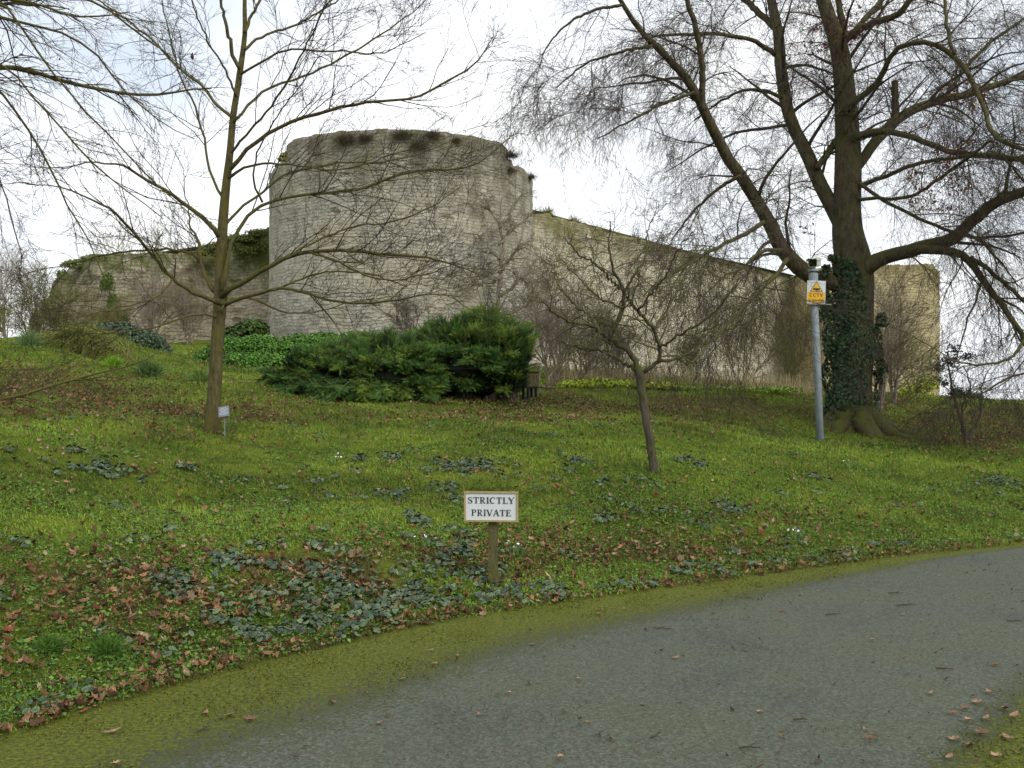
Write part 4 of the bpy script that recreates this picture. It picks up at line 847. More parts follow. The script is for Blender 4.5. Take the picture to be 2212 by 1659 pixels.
# --- tree standing outside the frame on the left whose branches hang in
OD = 11.0; ob = np.array([-8.2, 11.0, H(-8.2, 11.0)[0]])
t = thing('overhanging_tree', 'tree rooted outside the left edge whose long branches hang into the view', 'tree', ob)
tp_, tr_ = smooth_poly([ob - [0, 0, .2], ob + [.05, 0, 1.5], ob + [.1, .1, 3.5], ob + [0, .2, 6], ob + [-.1, .1, 9]], [.27, .2, .17, .12, .04], 40)
def off(z): return tuple(np.array([ob[0] + .05, ob[1], z]))
def limb_off(z0, pts, d0, dd, r0):
    W, R = limb3(pts, d0, dd, 20); W = np.vstack([[off(z0)], W]); R = np.concatenate([[max(r0, R[0])], R]); return smooth_poly(W, R, 26, .006)
OL = [limb_off(4.2, [(0, 138, 10), (50, 150, 9.5), (132, 176, 8.5), (210, 192, 7.5), (277, 203, 6.5), (340, 206, 5.5), (385, 200, 4.5), (430, 188, 3.5), (457, 191, 2.5)], 10.8, .8, .06),
      limb_off(5.2, [(-20, 30, 8), (40, 46, 6), (100, 60, 5), (156, 80, 5), (215, 118, 4.5), (239, 160, 4), (262, 190, 3.5), (300, 220, 3), (340, 265, 2.5), (420, 300, 1.5)], 10.4, .5, .05),
      limb_off(5.6, [(-10, -10, 6), (20, 20, 5), (70, 90, 4.5), (132, 180, 4), (190, 250, 4), (240, 295, 3.5), (287, 350, 3), (340, 400, 2.5), (420, 470, 2)], 10.0, .8, .04),
      limb_off(4.6, [(-20, 165, 6), (0, 197, 5.5), (40, 250, 5), (69, 294, 5), (104, 349, 4.5), (125, 400, 4), (145, 439, 3.5), (183, 501, 3), (214, 571, 2.5), (240, 640, 1.5)], 10.6, .6, .04),
      limb_off(4.4, [(0, 130, 5), (24, 152, 4.5), (100, 240, 4), (187, 339, 4), (230, 380, 3.5), (277, 415, 3), (350, 470, 2)], 10.2, .5, .04),
      limb_off(5.8, [(-20, -10, 7), (60, 5, 5), (110, 20, 4.5), (180, 42, 4), (230, 32, 3.5), (280, 25, 2)], 10.4, .3, .04),
      limb_off(6.1, [(-40, -60, 6), (60, -30, 5), (200, 0, 5), (245, 25, 4.5), (300, 75, 4), (335, 95, 3.5), (380, 130, 2.5), (420, 170, 1.5)], 10.2, 1.0, .04),
      limb_off(3.4, [(-30, 330, 4), (0, 380, 3), (20, 450, 3), (40, 520, 2.5), (50, 560, 1.5)], 10.4, .5, .03),
      limb_off(2.2, [(-60, 872, 8), (5, 861, 7), (73, 849, 6.5), (109, 832, 6), (164, 818, 5), (219, 806, 4), (273, 792, 3.5), (310, 781, 3), (360, 747, 2)], 9.2, .3, .03),
      limb_off(5.0, [(-60, 20, 9), (-10, 8, 8), (50, 8, 6), (100, 12, 4), (150, 20, 2)], 10.8, .4, .05)]
tree_parts(t, (tp_, tr_), OL, M_YOUNG, M_YOUNG_T, [
    dict(m=4.5, Ln=(.3, 1.3), ang=(.3, .9), trop=(.2, 0, -1), tw=.05, wig=.12, k=8, rf=.5, rmin=.0032, rmax=.009, t=(.3, 1)),
    dict(m=5, Ln=(.2, .5), ang=(.4, .9), trop=(0, 0, -1), tw=.04, wig=.13, k=5, rf=.65, rmin=.0026, rmax=.006, t=(.15, 1)),
    dict(m=3, Ln=(.06, .2), ang=(.4, 1.), trop=(0, 0, 1), tw=.0, wig=.13, k=3, rf=.7, rmin=.002, rmax=.003, t=(.1, 1))], 44, 12, .05)

# ------------------------------------------------------------------ bare shrubs
t = thing('gnarled_shrub', 'dark gnarled climbing shrub trained up the right side of the tower', 'shrub', G(1078, 37.3))
trunk = limb3([(1080, 760, 10), (1078, 700, 10), (1076, 640, 9), (1084, 560, 8), (1088, 520, 7), (1078, 480, 6), (1080, 455, 5), (1085, 425, 3)], 37.3, .3, 26, .03)
GL = [([(1080, 480, 8), (1062, 462, 6), (1055, 440, 5), (1045, 420, 3)], 37.4, .3), ([(1080, 490, 8), (1100, 460, 6), (1112, 440, 5), (1130, 420, 3)], 37.4, .4), ([(1080, 600, 9), (1050, 612, 7), (1010, 606, 5), (985, 600, 3)], 37.3, -.3),
      ([(1078, 590, 8), (1100, 560, 7), (1125, 530, 6), (1150, 520, 4)], 37.3, .4), ([(1078, 560, 8), (1060, 540, 6), (1048, 520, 4), (1030, 505, 3)], 37.3, .2), ([(1080, 640, 8), (1110, 620, 7), (1140, 590, 5), (1160, 560, 4)], 37.3, 0),
      ([(1078, 530, 7), (1100, 500, 5), (1130, 480, 4), (1145, 460, 2)], 37.4, .4), ([(1080, 680, 8), (1120, 670, 7), (1160, 640, 5), (1190, 600, 3)], 37.3, -.4)]
tree_parts(t, trunk, [limb3(a_, b_, c_, 16, .03) for a_, b_, c_ in GL], M_SHRUB, M_SHRUB, [
    dict(m=4.5, Ln=(.4, 1.2), ang=(.5, 1.2), trop=(0, 0, 1), tw=.02, wig=.22, k=6, rf=.5, rmin=.011, rmax=.03, t=(.2, 1)),
    dict(m=7, Ln=(.2, .6), ang=(.5, 1.2), trop=(0, 0, 1), tw=.02, wig=.2, k=4, rf=.6, rmin=.008, rmax=.014, t=(.1, 1)),
    dict(m=4, Ln=(.1, .3), ang=(.5, 1.2), trop=(0, 0, 1), tw=.0, wig=.2, k=3, rf=.7, rmin=.006, rmax=.008, t=(.1, 1))], 45, 8, .1)

SH = [ # px, d, top py, spread, mat, stems, label
    (1195, 26, 610, .55, M_SHRUB, 12, 'pinkish bare shrub just right of the tall juniper'),
    (1265, 27, 650, .6, M_SHRUB, 12, 'tall pinkish-brown bare bush left of the crooked tree trunk'),
    (1340, 28, 685, .6, M_SHRUB, 10, 'bare brown bush directly behind the crooked tree trunk'),
    (1215, 34, 540, .5, M_SHRUB, 9, 'grey bare shrub against the curtain wall beside the tower'),
    (880, 32, 640, .8, M_DARKSH, 9, 'bare twiggy shrub against the tower above the junipers'),
    (1490, 31, 690, .6, M_OLIVE, 8, 'thin olive bare shrub before the curtain wall, right of the crooked tree'),
    (1600, 30, 640, .7, M_OLIVE, 9, 'olive twiggy shrub before the curtain wall, left of the camera pole'),
    (1700, 29, 640, .6, M_OLIVE, 9, 'bare twiggy shrub between the wall and the camera pole'),
    (1930, 27, 585, .35, M_SHRUB, 9, 'tall clump of straight bare saplings right of the beech trunk'),
    (1900, 24.5, 650, .3, M_SHRUB, 7, 'few straight young stems close beside the beech trunk'),
    (1985, 31, 700, .6, M_OLIVE, 7, 'spreading bare shrub before the corner turret'),
    (20, 29, 500, .5, M_SHRUB, 9, 'tall dark bare thicket at the far left edge'),
    (75, 31, 560, .5, M_OLIVE, 12, 'olive-green bare thicket right of the dark one at far left'),
    (150, 30, 620, .6, M_OLIVE, 11, 'low olive twiggy bush before the masonry of the ruined wall'),
    (330, 34, 560, .5, M_SHRUB, 10, 'brown bare bush before the middle of the ruined wall'),
    (410, 35, 590, .5, M_SHRUB, 10, 'brown bare bush before the ruined wall, left of the young trunk'),
    (-20, 27, 660, .7, M_OLIVE, 10, 'low olive thicket cut by the left edge of the view'),
    (230, 33, 640, .6, M_OLIVE, 9, 'greenish bare bush behind the ivy mound')]
for i, (px, d, ty, sp_, mt, st, lb) in enumerate(SH):
    g_ = G(px, d); h_ = P(px, ty, d)[2] - g_[2]
    bare_shrub('bare_sapling' if 'stem' in lb or 'sapling' in lb else 'bare_shrub', lb, g_, h_, sp_ * (1.3 if sp_ > .4 else 1), mt, max(st - 3, 4), 10, 7, 4, .022 if sp_ > .4 else .03, .02 if sp_ > .4 else .10, .12 if sp_ > .4 else .05, .0052 if d > 25 else .004, seed=i * 7)
# twigs growing behind the ruined wall
for i, (px, ty, lb) in enumerate([(300, 512, 'thin bare bush rising behind the left part of the ruined wall'), (390, 515, 'thin bare bush rising behind the ruined wall near the young trunk')]):
    g_ = np.array([(px - CX) / F * 47, 47, 6.5]); g_[2] = H(g_[0], 47)[0]; bare_shrub('bare_shrub', lb, g_, P(px, ty, 47)[2] - g_[2], .5, M_OLIVE, 14, 9, 6, 0, .03, .05, .08, .009, seed=300 + i)

# multi-stem holly at the right
t = thing('holly_sapling', 'small forked sapling with a dark evergreen top on the right skyline', 'tree', G(2085, 21))
hl = [limb3([(2088, 955, 9), (2078, 920, 7), (2068, 880, 6), (2055, 840, 5), (2050, 800, 4), (2048, 760, 2)], 21, .2, 16, .01), limb3([(2088, 950, 8), (2105, 920, 6), (2118, 905, 6), (2122, 870, 4), (2118, 840, 3), (2135, 800, 2)], 21, .3, 16, .01),
      limb3([(2090, 950, 6), (2075, 900, 5), (2085, 860, 4), (2100, 830, 3), (2080, 790, 2)], 21, -.3, 16, .01)]
tree_parts(t, hl[0], hl[1:], M_DARKSH, M_DARKSH, [dict(m=5, Ln=(.3, .7), ang=(.5, 1.1), trop=(0, 0, 1), tw=.04, wig=.14, k=6, rf=.6, rmin=.004, rmax=.012, t=(.3, 1)), dict(m=5, Ln=(.1, .3), ang=(.5, 1.), trop=(0, 0, 1), tw=.04, wig=.14, k=4, rf=.6, rmin=.003, rmax=.006, t=(.1, 1))], 46, 8, .05, extra=[hl[0]])
rg = np.random.RandomState(88); p_, nv_, _ = lobes_points(px_lobes([(2050, 790, 30, 34), (2042, 830, 24, 20), (2062, 758, 20, 24), (2092, 775, 26, 14), (2026, 800, 20, 20), (2065, 855, 16, 24)], 21, 1), 1100, rg, (.1, 1.2))
leaf_scatter('leaves', p_, nv_, .05, lin(30, 44, 34), lin(66, 82, 62), LEAF_OVAL, M_IVY, t, .8, rg)
# gnarled old stump-like bush trunk beside the wooden box
t = thing('gnarled_stump', 'low twisted old trunk with a sideways limb beside the wooden box', 'tree', G(1168, 22.3))
gl = [limb3([(1160, 870, 7), (1158, 835, 9), (1162, 810, 9), (1172, 790, 8), (1166, 784, 6), (1135, 790, 4)], 22.3, .1, 16, .01), limb3([(1158, 832, 8), (1175, 836, 7), (1186, 836, 8), (1198, 835, 7)], 22.3, -.1, 12, .01), limb3([(1182, 834, 6), (1185, 815, 5), (1195, 800, 4), (1215, 780, 3)], 22.2, .2, 12, .01)]
tree_parts(t, gl[0], gl[1:], M_SHRUB, M_SHRUB, [dict(m=8, Ln=(.3, .8), ang=(.5, 1.1), trop=(0, 0, 1), tw=.05, wig=.16, k=6, rf=.5, rmin=.005, rmax=.01, t=(.3, 1)), dict(m=5, Ln=(.15, .35), ang=(.5, 1.), trop=(0, 0, 1), tw=.04, wig=.16, k=4, rf=.6, rmin=.004, rmax=.006, t=(.1, 1))], 47, 8, .1)

# ------------------------------------------------------------------ lettering (flat strokes with thickness)
def ribbon(mb, pts, wds, O, U, Vv, Nn, off_, tint, th=.0015):
    """variable-width flat stroke in plane O + u*U + v*V"""
    p = np.array(pts, float); k = len(p); wds = np.broadcast_to(wds, (k,)) / 2.
    g_ = np.gradient(p, axis=0); g_ = g_ / (np.linalg.norm(g_, axis=1, keepdims=True) + 1e-9); nn = np.c_[-g_[:, 1], g_[:, 0]]
    a = p + nn * wds[:, None]; b_ = p - nn * wds[:, None]
    f = lambda q, o_: O + q[:, :1] * U + q[:, 1:] * Vv + Nn * o_
    V = np.concatenate([f(a, off_), f(b_, off_)]); fs = np.array([[i, i + k, i + k + 1, i + 1] for i in range(k - 1)])
    mb.add(V, [fs], tint)
def arc(cx, cy, rx, ry, a0, a1, n=12):
    t_ = np.radians(np.linspace(a0, a1, n)); return np.c_[cx + rx * np.cos(t_), cy + ry * np.sin(t_)]
TH, TN, SF = .17, .075, .055     # thick, thin, serif
def bar(x0, y0, x1, y1, w_): return ([(x0, y0), (x1, y1)], w_)
def serif_glyph(ch):
    S = lambda x, y, w_=.36: bar(x - w_ / 2, y, x + w_ / 2, y, SF)
    if ch == 'I': return [bar(.2, 0, .2, 1, TH), S(.2, .03), S(.2, .97)], .4
    if ch == 'T': return [bar(.38, 0, .38, 1, TH), S(.38, .03), bar(.02, .96, .74, .96, TN), bar(.05, .72, .05, .98, SF), bar(.71, .72, .71, .98, SF)], .76
    if ch == 'L': return [bar(.2, 0, .2, 1, TH), S(.2, .97), bar(.03, .04, .66, .04, TN), bar(.64, .02, .64, .3, SF)], .68
    if ch == 'E': return [bar(.2, 0, .2, 1, TH), bar(.03, .04, .68, .04, TN), bar(.03, .96, .66, .96, TN), bar(.2, .52, .5, .52, TN), bar(.66, .02, .66, .28, SF), bar(.63, .72, .63, .98, SF), bar(.5, .4, .5, .64, SF)], .7
    if ch in 'PR':
        w_ = [TN, .09, .12, .16, .17, .16, .12, .09, TN, TN]; g_ = [bar(.2, 0, .2, 1, TH), S(.2, .03), bar(.03, .96, .4, .96, TN), bar(.2, .5, .4, .5, TN), (arc(.4, .73, .2, .23, 90, -90, 10), w_)]
        if ch == 'R': g_ += [([(.36, .5), (.5, .3), (.64, .04)], [.1, .15, .14]), bar(.56, .03, .84, .03, SF)]; return g_, .82
        return g_, .72
    if ch == 'V': return [([(.1, .97), (.4, .0)], TH), ([(.72, .97), (.42, .0)], TN), bar(-.02, .97, .28, .97, SF), bar(.58, .97, .84, .97, SF)], .82
    if ch == 'A': return [([(.38, 1.), (.08, .03)], TN), ([(.4, 1.), (.7, .03)], TH), bar(.2, .36, .6, .36, TN), bar(-.04, .03, .22, .03, SF), bar(.54, .03, .86, .03, SF)], .82
    if ch == 'Y': return [([(.08, .97), (.38, .48)], TH), ([(.7, .97), (.4, .48)], TN), bar(.39, 0, .39, .5, TH), bar(-.04, .97, .24, .97, SF), bar(.56, .97, .84, .97, SF), S(.39, .03)], .8
    if ch == 'C': return [(arc(.42, .5, .34, .47, 52, 308, 22), [.06, .07, .08, .08, .09, .11, .13, .15, .16, .17, .17, .17, .17, .16, .15, .13, .11, .09, .08, .08, .07, .06]), bar(.66, .68, .66, .97, SF)], .78
    if ch == 'S':
        p_ = np.vstack([arc(.32, .73, .21, .23, 30, 180, 8), [(.14, .64), (.28, .53), (.42, .46)], arc(.34, .27, .22, .25, 20, -165, 10)])
        return [(p_, np.interp(np.arange(21), [0, 4, 8, 10, 12, 16, 20], [.06, .08, .15, .18, .15, .08, .06])), bar(.56, .7, .56, .98, SF), bar(.08, .02, .08, .3, SF)], .66
    return [], .4
def sans_glyph(ch, w_=.17):
    g_ = {'C': ([(arc(.42, .5, .34, .44, 50, 310, 14), w_)], .8), 'T': ([bar(.36, 0, .36, .94, w_), bar(.02, .93, .7, .93, w_)], .76), 'V': ([bar(.06, 1, .35, .0, w_), bar(.64, 1, .35, .0, w_)], .74),
          'i': ([bar(.1, 0, .1, .55, w_), bar(.1, .7, .1, .84, w_)], .26), 'n': ([bar(.1, 0, .1, .6, w_), (arc(.28, .36, .18, .2, 180, 0, 7), w_), bar(.46, 0, .46, .38, w_)], .6), 'o': ([(arc(.3, .3, .22, .26, 0, 360, 14), w_)], .62),
          'p': ([bar(.1, -.28, .1, .58, w_), (arc(.3, .3, .2, .26, 0, 360, 12), w_)], .62), 'e': ([(arc(.3, .3, .21, .26, 0, 310, 12), w_), bar(.1, .3, .5, .3, w_ * .8)], .6), 'r': ([bar(.1, 0, .1, .6, w_), (arc(.28, .36, .18, .2, 180, 60, 5), w_)], .44),
          'a': ([(arc(.3, .3, .2, .26, 0, 360, 12), w_), bar(.5, 0, .5, .58, w_)], .64), 't': ([bar(.2, .02, .2, .82, w_), bar(.04, .56, .38, .56, w_)], .42)}
    return g_.get(ch, ([], .32))
def write(mb, text, center, U, Vv, Nn, h, glyph, tint, gap=.1, width=None, off_=.002):
    gs = [glyph(c) for c in text]; W = sum(g_[1] for g_ in gs) + gap * (len(gs) - 1)
    sx = (width / W) if width else h; x = -W / 2; k = 0
    for g_, w_ in gs:
        for pts, wd in g_:
            q = np.array(pts, float); q = np.c_[(q[:, 0] + x) * sx, (q[:, 1] - .5) * h]; k += 1
            ribbon(mb, q, np.array(wd) * (h + sx) / 2 if not np.isscalar(wd) else wd * (h + sx) / 2, center, U, Vv, Nn, off_ + k * .00012, tint)
        x += w_ + gap

def Rz(a): c_, s_ = math.cos(a), math.sin(a); return np.array([[c_, -s_, 0], [s_, c_, 0], [0, 0, 1]])
def flatmat(name, c, rough=.6, var=.12, sc=20, spec=.3):
    m, n, l, b = mat(name); a = noise(n, sc, 5, .65, pos(n), l)
    l.new(mixc(n, l, c, ramp(n, l, a.outputs['Fac'], [(.3, 1 - var), (.7, 1 + var)]), 1., 'MULTIPLY'), b.inputs['Base Color'])
    b.inputs['Roughness'].default_value = rough; b.inputs['Specular IOR Level'].default_value = spec; return m

# --- STRICTLY PRIVATE sign
SD = 8.4; yaw = math.radians(-6); Rm = Rz(yaw); U = Rm @ [1, 0, 0]; Nn = Rm @ [0, -1, 0]; Vv = np.array([0, 0, 1.])
c0 = P(1062, 1093.5, SD); bw, bh = 118 / F * SD, 66 / F * SD
gb = np.array([P(1065, 1266, SD)[0], SD + .03, H(P(1065, 0, SD)[0], SD)[0]])
t = thing('private_sign', 'white wooden notice on a mossy post reading STRICTLY PRIVATE, near the road', 'sign', gb)
M_POST = bark('post_wood', lin(76, 72, 44), lin(106, 100, 66), lin(86, 90, 36), .52, 40)
M_FRAME = flatmat('frame_wood', lin(156, 138, 92), .7, .18, 30)
M_WHITE = flatmat('painted_board', lin(200, 204, 204), .75, .03, 25, .15)
M_BLACK = flatmat('black_paint', lin(36, 36, 46), .5, .1)
mb = MB(); mb.box([gb[0], gb[1], (gb[2] - .25 + c0[2] - bh / 2 + .12) / 2], [.072, .06, c0[2] - bh / 2 + .12 - gb[2] + .25], Rm); po = mb.build('post', M_POST, t)
mb = MB(); mb.box(c0 + Nn * .03, [bw - .03, .014, bh - .03], Rm); bo = mb.build('board', M_WHITE, t)
mb = MB()
for s_ in (-1, 1):
    mb.box(c0 + Nn * .032 + Vv * s_ * (bh / 2 - .009), [bw, .03, .014], Rm); mb.box(c0 + Nn * .0322 + U * s_ * (bw / 2 - .0085), [.013, .0296, bh - .030], Rm)
mb.build('frame', M_FRAME, t)
mb = MB(); cc = c0 + Nn * .038
write(mb, 'STRICTLY', cc + Vv * .052, U, Vv, Nn, .052, serif_glyph, (.02, .02, .03), .06, bw * .86)
mb.build('lettering', M_BLACK, bo); mb = MB()
write(mb, 'PRIVATE', cc - Vv * .050, U, Vv, Nn, .052, serif_glyph, (.02, .02, .03), .06, bw * .73)
mb.build('lettering', M_BLACK, bo)

# --- camera pole
PD = 19.0; gb = P(1773, 953, PD); gb[2] = H(gb[0], gb[1])[0]
t = thing('camera_pole', 'grey steel pole carrying a white security camera and yellow CCTV sign', 'camera pole', gb)
M_STEEL = flatmat('galvanised_steel', lin(138, 146, 152), .55, .14, 9)
M_CAMW = flatmat('camera_housing', lin(196, 198, 186), .5, .12, 14)
M_LENS = flatmat('lens_glass', lin(14, 14, 16), .15, .05, 10, .6)
M_YEL = flatmat('yellow_plate', lin(214, 164, 40), .5, .1, 8)
tpz = P(1757, 605, PD)
mb = MB(); mb.tube([gb - [0, 0, .3], gb + (tpz - gb) * .5, tpz], [.072, .069, .066], 14); mb.build('pole', M_STEEL, t, smooth=True)
mb = MB(); a_ = P(1758, 640, PD); mb.tube([P(1757, 612, PD), P(1757, 590, PD)], [.085, .085], 12); mb.tube([P(1757, 590, PD), P(1757.5, 583, PD)], [.045, .045], 10); mb.tube([P(1757, 586, PD), P(1757, 582, PD)], [.10, .10], 14); mb.build('pole_cap', M_STEEL, t)
cp = P(1758, 568, PD)
yw = math.radians(-28); Rc = Rz(yw) @ np.array([[1, 0, 0], [0, math.cos(.16), -math.sin(.16)], [0, math.sin(.16), math.cos(.16)]])
# housing : rounded box extruded along its local y (front = -y)
def rrect(w_, h_, r_, n_=4):
    o_ = []
    for cx_, cy_, a0 in ((w_ / 2 - r_, h_ / 2 - r_, 0), (-w_ / 2 + r_, h_ / 2 - r_, 90), (-w_ / 2 + r_, -h_ / 2 + r_, 180), (w_ / 2 - r_, -h_ / 2 + r_, 270)):
        for k_ in range(n_): a1 = math.radians(a0 + 90 * k_ / (n_ - 1)); o_.append((cx_ + r_ * math.cos(a1), cy_ + r_ * math.sin(a1)))
    return np.array(o_)
def extr(mb, sec, y0, y1, R, c, cap0=True, cap1=True, tint=None):
    k_ = len(sec); a = np.c_[sec[:, 0], np.full(k_, y0), sec[:, 1]]; b_ = np.c_[sec[:, 0], np.full(k_, y1), sec[:, 1]]
    V = np.vstack([a, b_]) @ R.T + c; Q = [[i, (i + 1) % k_, (i + 1) % k_ + k_, i + k_] for i in range(k_)]
    fs = [Q]; caps = []
    if cap0: caps.append(list(range(k_))[::-1])
    if cap1: caps.append([i + k_ for i in range(k_)])
    if caps: fs.append(caps)
    mb.add(V, fs, tint)
mb = MB(); extr(mb, rrect(.17, .15, .04), -.10, .24, Rc, cp); ca = mb.build('security_camera', M_CAMW, t)
mb = MB(); sec = rrect(.21, .19, .05); sec = np.array([s_ for s_ in sec if s_[1] > -.02])
inner = sec * [.93, .93]; V0 = lambda y_: np.vstack([np.c_[sec[:, 0], np.full(len(sec), y_), sec[:, 1]], np.c_[inner[:, 0], np.full(len(sec), y_), inner[:, 1]]])
k_ = len(sec); V = np.vstack([V0(-.20), V0(.24)]) @ Rc.T + cp; Q = []
for i in range(k_ - 1): Q += [[i, i + 1, i + 1 + 2 * k_, i + 2 * k_], [i + k_, i + 3 * k_, i + 1 + 3 * k_, i + 1 + k_], [i, i + k_, i + k_ + 1, i + 1]]
mb.add(V, [Q]); mb.build('hood', M_CAMW, ca)
mb = MB(); extr(mb, rrect(.145, .125, .03), -.106, -.099, Rc, cp); mb.build('lens_window', M_LENS, ca)
mb = MB(); mb.box(cp - [0, 0, .10], [.05, .07, .07]); mb.build('bracket', M_STEEL, t)
# plate
Rs = Rz(math.radians(-4)) ; U = Rs @ [1, 0, 0]; Nn = Rs @ [0, -1, 0]
tl = math.radians(-1.8); U2 = U * math.cos(tl) - np.array([0, 0, 1]) * math.sin(tl) * -1; U2 = U2 / np.linalg.norm(U2); V2 = np.cross(Nn, U2) * -1; V2 = V2 * np.sign(V2[2])
pc = P(1760, 632, PD) + np.array([0, -.09, 0]); pw, ph = 39 / F * PD, 49 / F * PD
def quadbox(mb, c, w_, h_, o0, o1, tint=None):
    V = [c + U2 * x * w_ / 2 + V2 * y * h_ / 2 + Nn * o_ for o_ in (o0, o1) for x, y in ((-1, -1), (1, -1), (1, 1), (-1, 1))]
    mb.add(V, [[[0, 3, 2, 1], [4, 5, 6, 7], [0, 1, 5, 4], [1, 2, 6, 5], [2, 3, 7, 6], [3, 0, 4, 7]]], tint)
mb = MB(); quadbox(mb, pc, pw, ph, 0, .006); pa_ = mb.build('sign_plate', M_WHITE, t)
mb = MB(); quadbox(mb, pc - V2 * ph * .235, pw * .93, ph * .46, .0065, .009); mb.build('yellow_panel', M_YEL, pa_)
def tri(mb, c, w_, h_, o_):
    mb.add([c - U2 * w_ / 2 + Nn * o_, c + U2 * w_ / 2 + Nn * o_, c + V2 * h_ + Nn * o_], [[[0, 1, 2]]])
mb = MB(); tri(mb, pc + V2 * ph * .01, pw * .72, ph * .47, .0075); mb.build('warning_triangle_border', M_BLACK, pa_)
mb = MB(); tri(mb, pc + V2 * ph * .033, pw * .62, ph * .405, .0095); mb.build('warning_triangle', M_YEL, pa_)
mb = MB(); cc = pc + V2 * ph * .125
quadbox(mb, cc + U2 * .01, .10, .034, .010, .0125); quadbox(mb, cc - U2 * .05, .03, .022, .010, .0121); quadbox(mb, cc + V2 * -.027 + U2 * .005, .018, .03, .010, .0118); quadbox(mb, cc - V2 * .042, .05, .010, .010, .0119); mb.build('camera_symbol', M_BLACK, pa_)
mb = MB(); write(mb, 'CCTV', pc - V2 * ph * .13, U2, V2, Nn, .062, sans_glyph, None, .14, pw * .72, .0105)
mb.build('lettering', M_BLACK, pa_); mb = MB(); write(mb, 'in', pc - V2 * ph * .345 - U2 * pw * .35, U2, V2, Nn, .062, lambda c: sans_glyph(c, .14), None, .1, pw * .12, .0105); mb.build('lettering', M_BLACK, pa_); mb = MB(); write(mb, 'operation', pc - V2 * ph * .345 + U2 * pw * .09, U2, V2, Nn, .062, lambda c: sans_glyph(c, .14), None, .1, pw * .64, .0105); mb.build('lettering', M_BLACK, pa_)
mb = MB(); a_ = pc - V2 * (ph / 2 + .012); mb.add(*(lambda q: (q, [[[0, 3, 2, 1], [4, 5, 6, 7], [0, 1, 5, 4], [1, 2, 6, 5], [2, 3, 7, 6], [3, 0, 4, 7]]]))([a_ + U2 * x + V2 * y * .008 + Nn * o_ for o_ in (-.06, .012) for x, y in ((-.16, -1), (.28, -1), (.28, 1), (-.16, 1))])); mb.build('sign_bracket', M_STEEL, t)

# --- small plant label
LD = 13.7; gb = P(485, 942, LD); gb[2] = H(gb[0], gb[1])[0]
t = thing('plant_label', 'small grey plant label on a thin stake beside the young tree trunk', 'plant label', gb)
M_GREY = flatmat('grey_label', lin(118, 122, 132), .5, .12, 30); M_PALE = flatmat('pale_engraving', lin(190, 200, 200), .6, .05)
mb = MB(); mb.tube([gb - [0, 0, .1], P(485.5, 905, LD), P(486, 892, LD)], [.009, .008, .008], 6); mb.build('stake', M_GREY, t)
tl = math.radians(9); U2 = np.array([math.cos(tl), 0, math.sin(tl)]); Nn = np.array([0, -.9, .43]); Nn /= np.linalg.norm(Nn); V2 = np.cross(Nn, U2) * -1; V2 = V2 * np.sign(V2[2]); V2 /= np.linalg.norm(V2)
pc = P(484.5, 889, LD) + np.array([0, -.02, 0]); lw, lh = 23 / F * LD, 24 / F * LD
mb = MB(); quadbox(mb, pc, lw, lh, 0, .006); pa_ = mb.build('plate', M_GREY, t)
mb = MB(); rg = np.random.RandomState(3)
for i, wd in enumerate((.5, .75, .45, .8, .7)):
    x = -wd / 2
    while x < wd / 2:
        s_ = rg.uniform(.06, .14); quadbox(mb, pc + U2 * lw * (x + s_ / 2 - .02) + V2 * lh * (.32 - i * .15), lw * s_ * .8, lh * .065, .0065, .008); x += s_ + .03
mb.build('engraving', M_PALE, pa_)

# --- weathered wooden box on dark legs
BDp = 22.0; gb = G(1146, BDp)
t = thing('wooden_box', 'weathered wooden box on short black legs right of the tall juniper', 'box', gb)
M_OLD = bark('weathered_wood', lin(70, 64, 46), lin(104, 98, 70), lin(86, 88, 46), .45, 30); M_DK = flatmat('black_plastic', lin(22, 24, 30), .5, .2)
s_ = BDp / F; Rb = Rz(math.radians(28)); bz = P(0, 835, BDp)[2]; bt = P(0, 804, BDp)[2]; cx_ = P(1144, 0, BDp)[0]
mb = MB(); mb.box([cx_, BDp, (bz + bt) / 2], [.30, .30, bt - bz], Rb); mb.build('body', M_OLD, t)
mb = MB(); mb.box([cx_, BDp, bt + .018], [.37, .37, .032], Rb); mb.build('lid', M_OLD, t)
mb = MB(); mb.box([cx_, BDp, bz - .02], [.28, .28, .04], Rb); mb.build('underside', M_DK, t)
for dx, dy in ((-.1, -.1), (.1, -.1), (.1, .1), (-.1, .1)):
    q = np.array([cx_, BDp, 0]) + Rb @ [dx, dy, 0]; g_ = H(q[0], q[1])[0]; mb = MB(); mb.tube([[q[0], q[1], g_ - .05], [q[0], q[1], (g_ + bz) / 2], [q[0], q[1], bz - .03]], [.03, .03, .035], 8); mb.build('leg', M_DK, t)

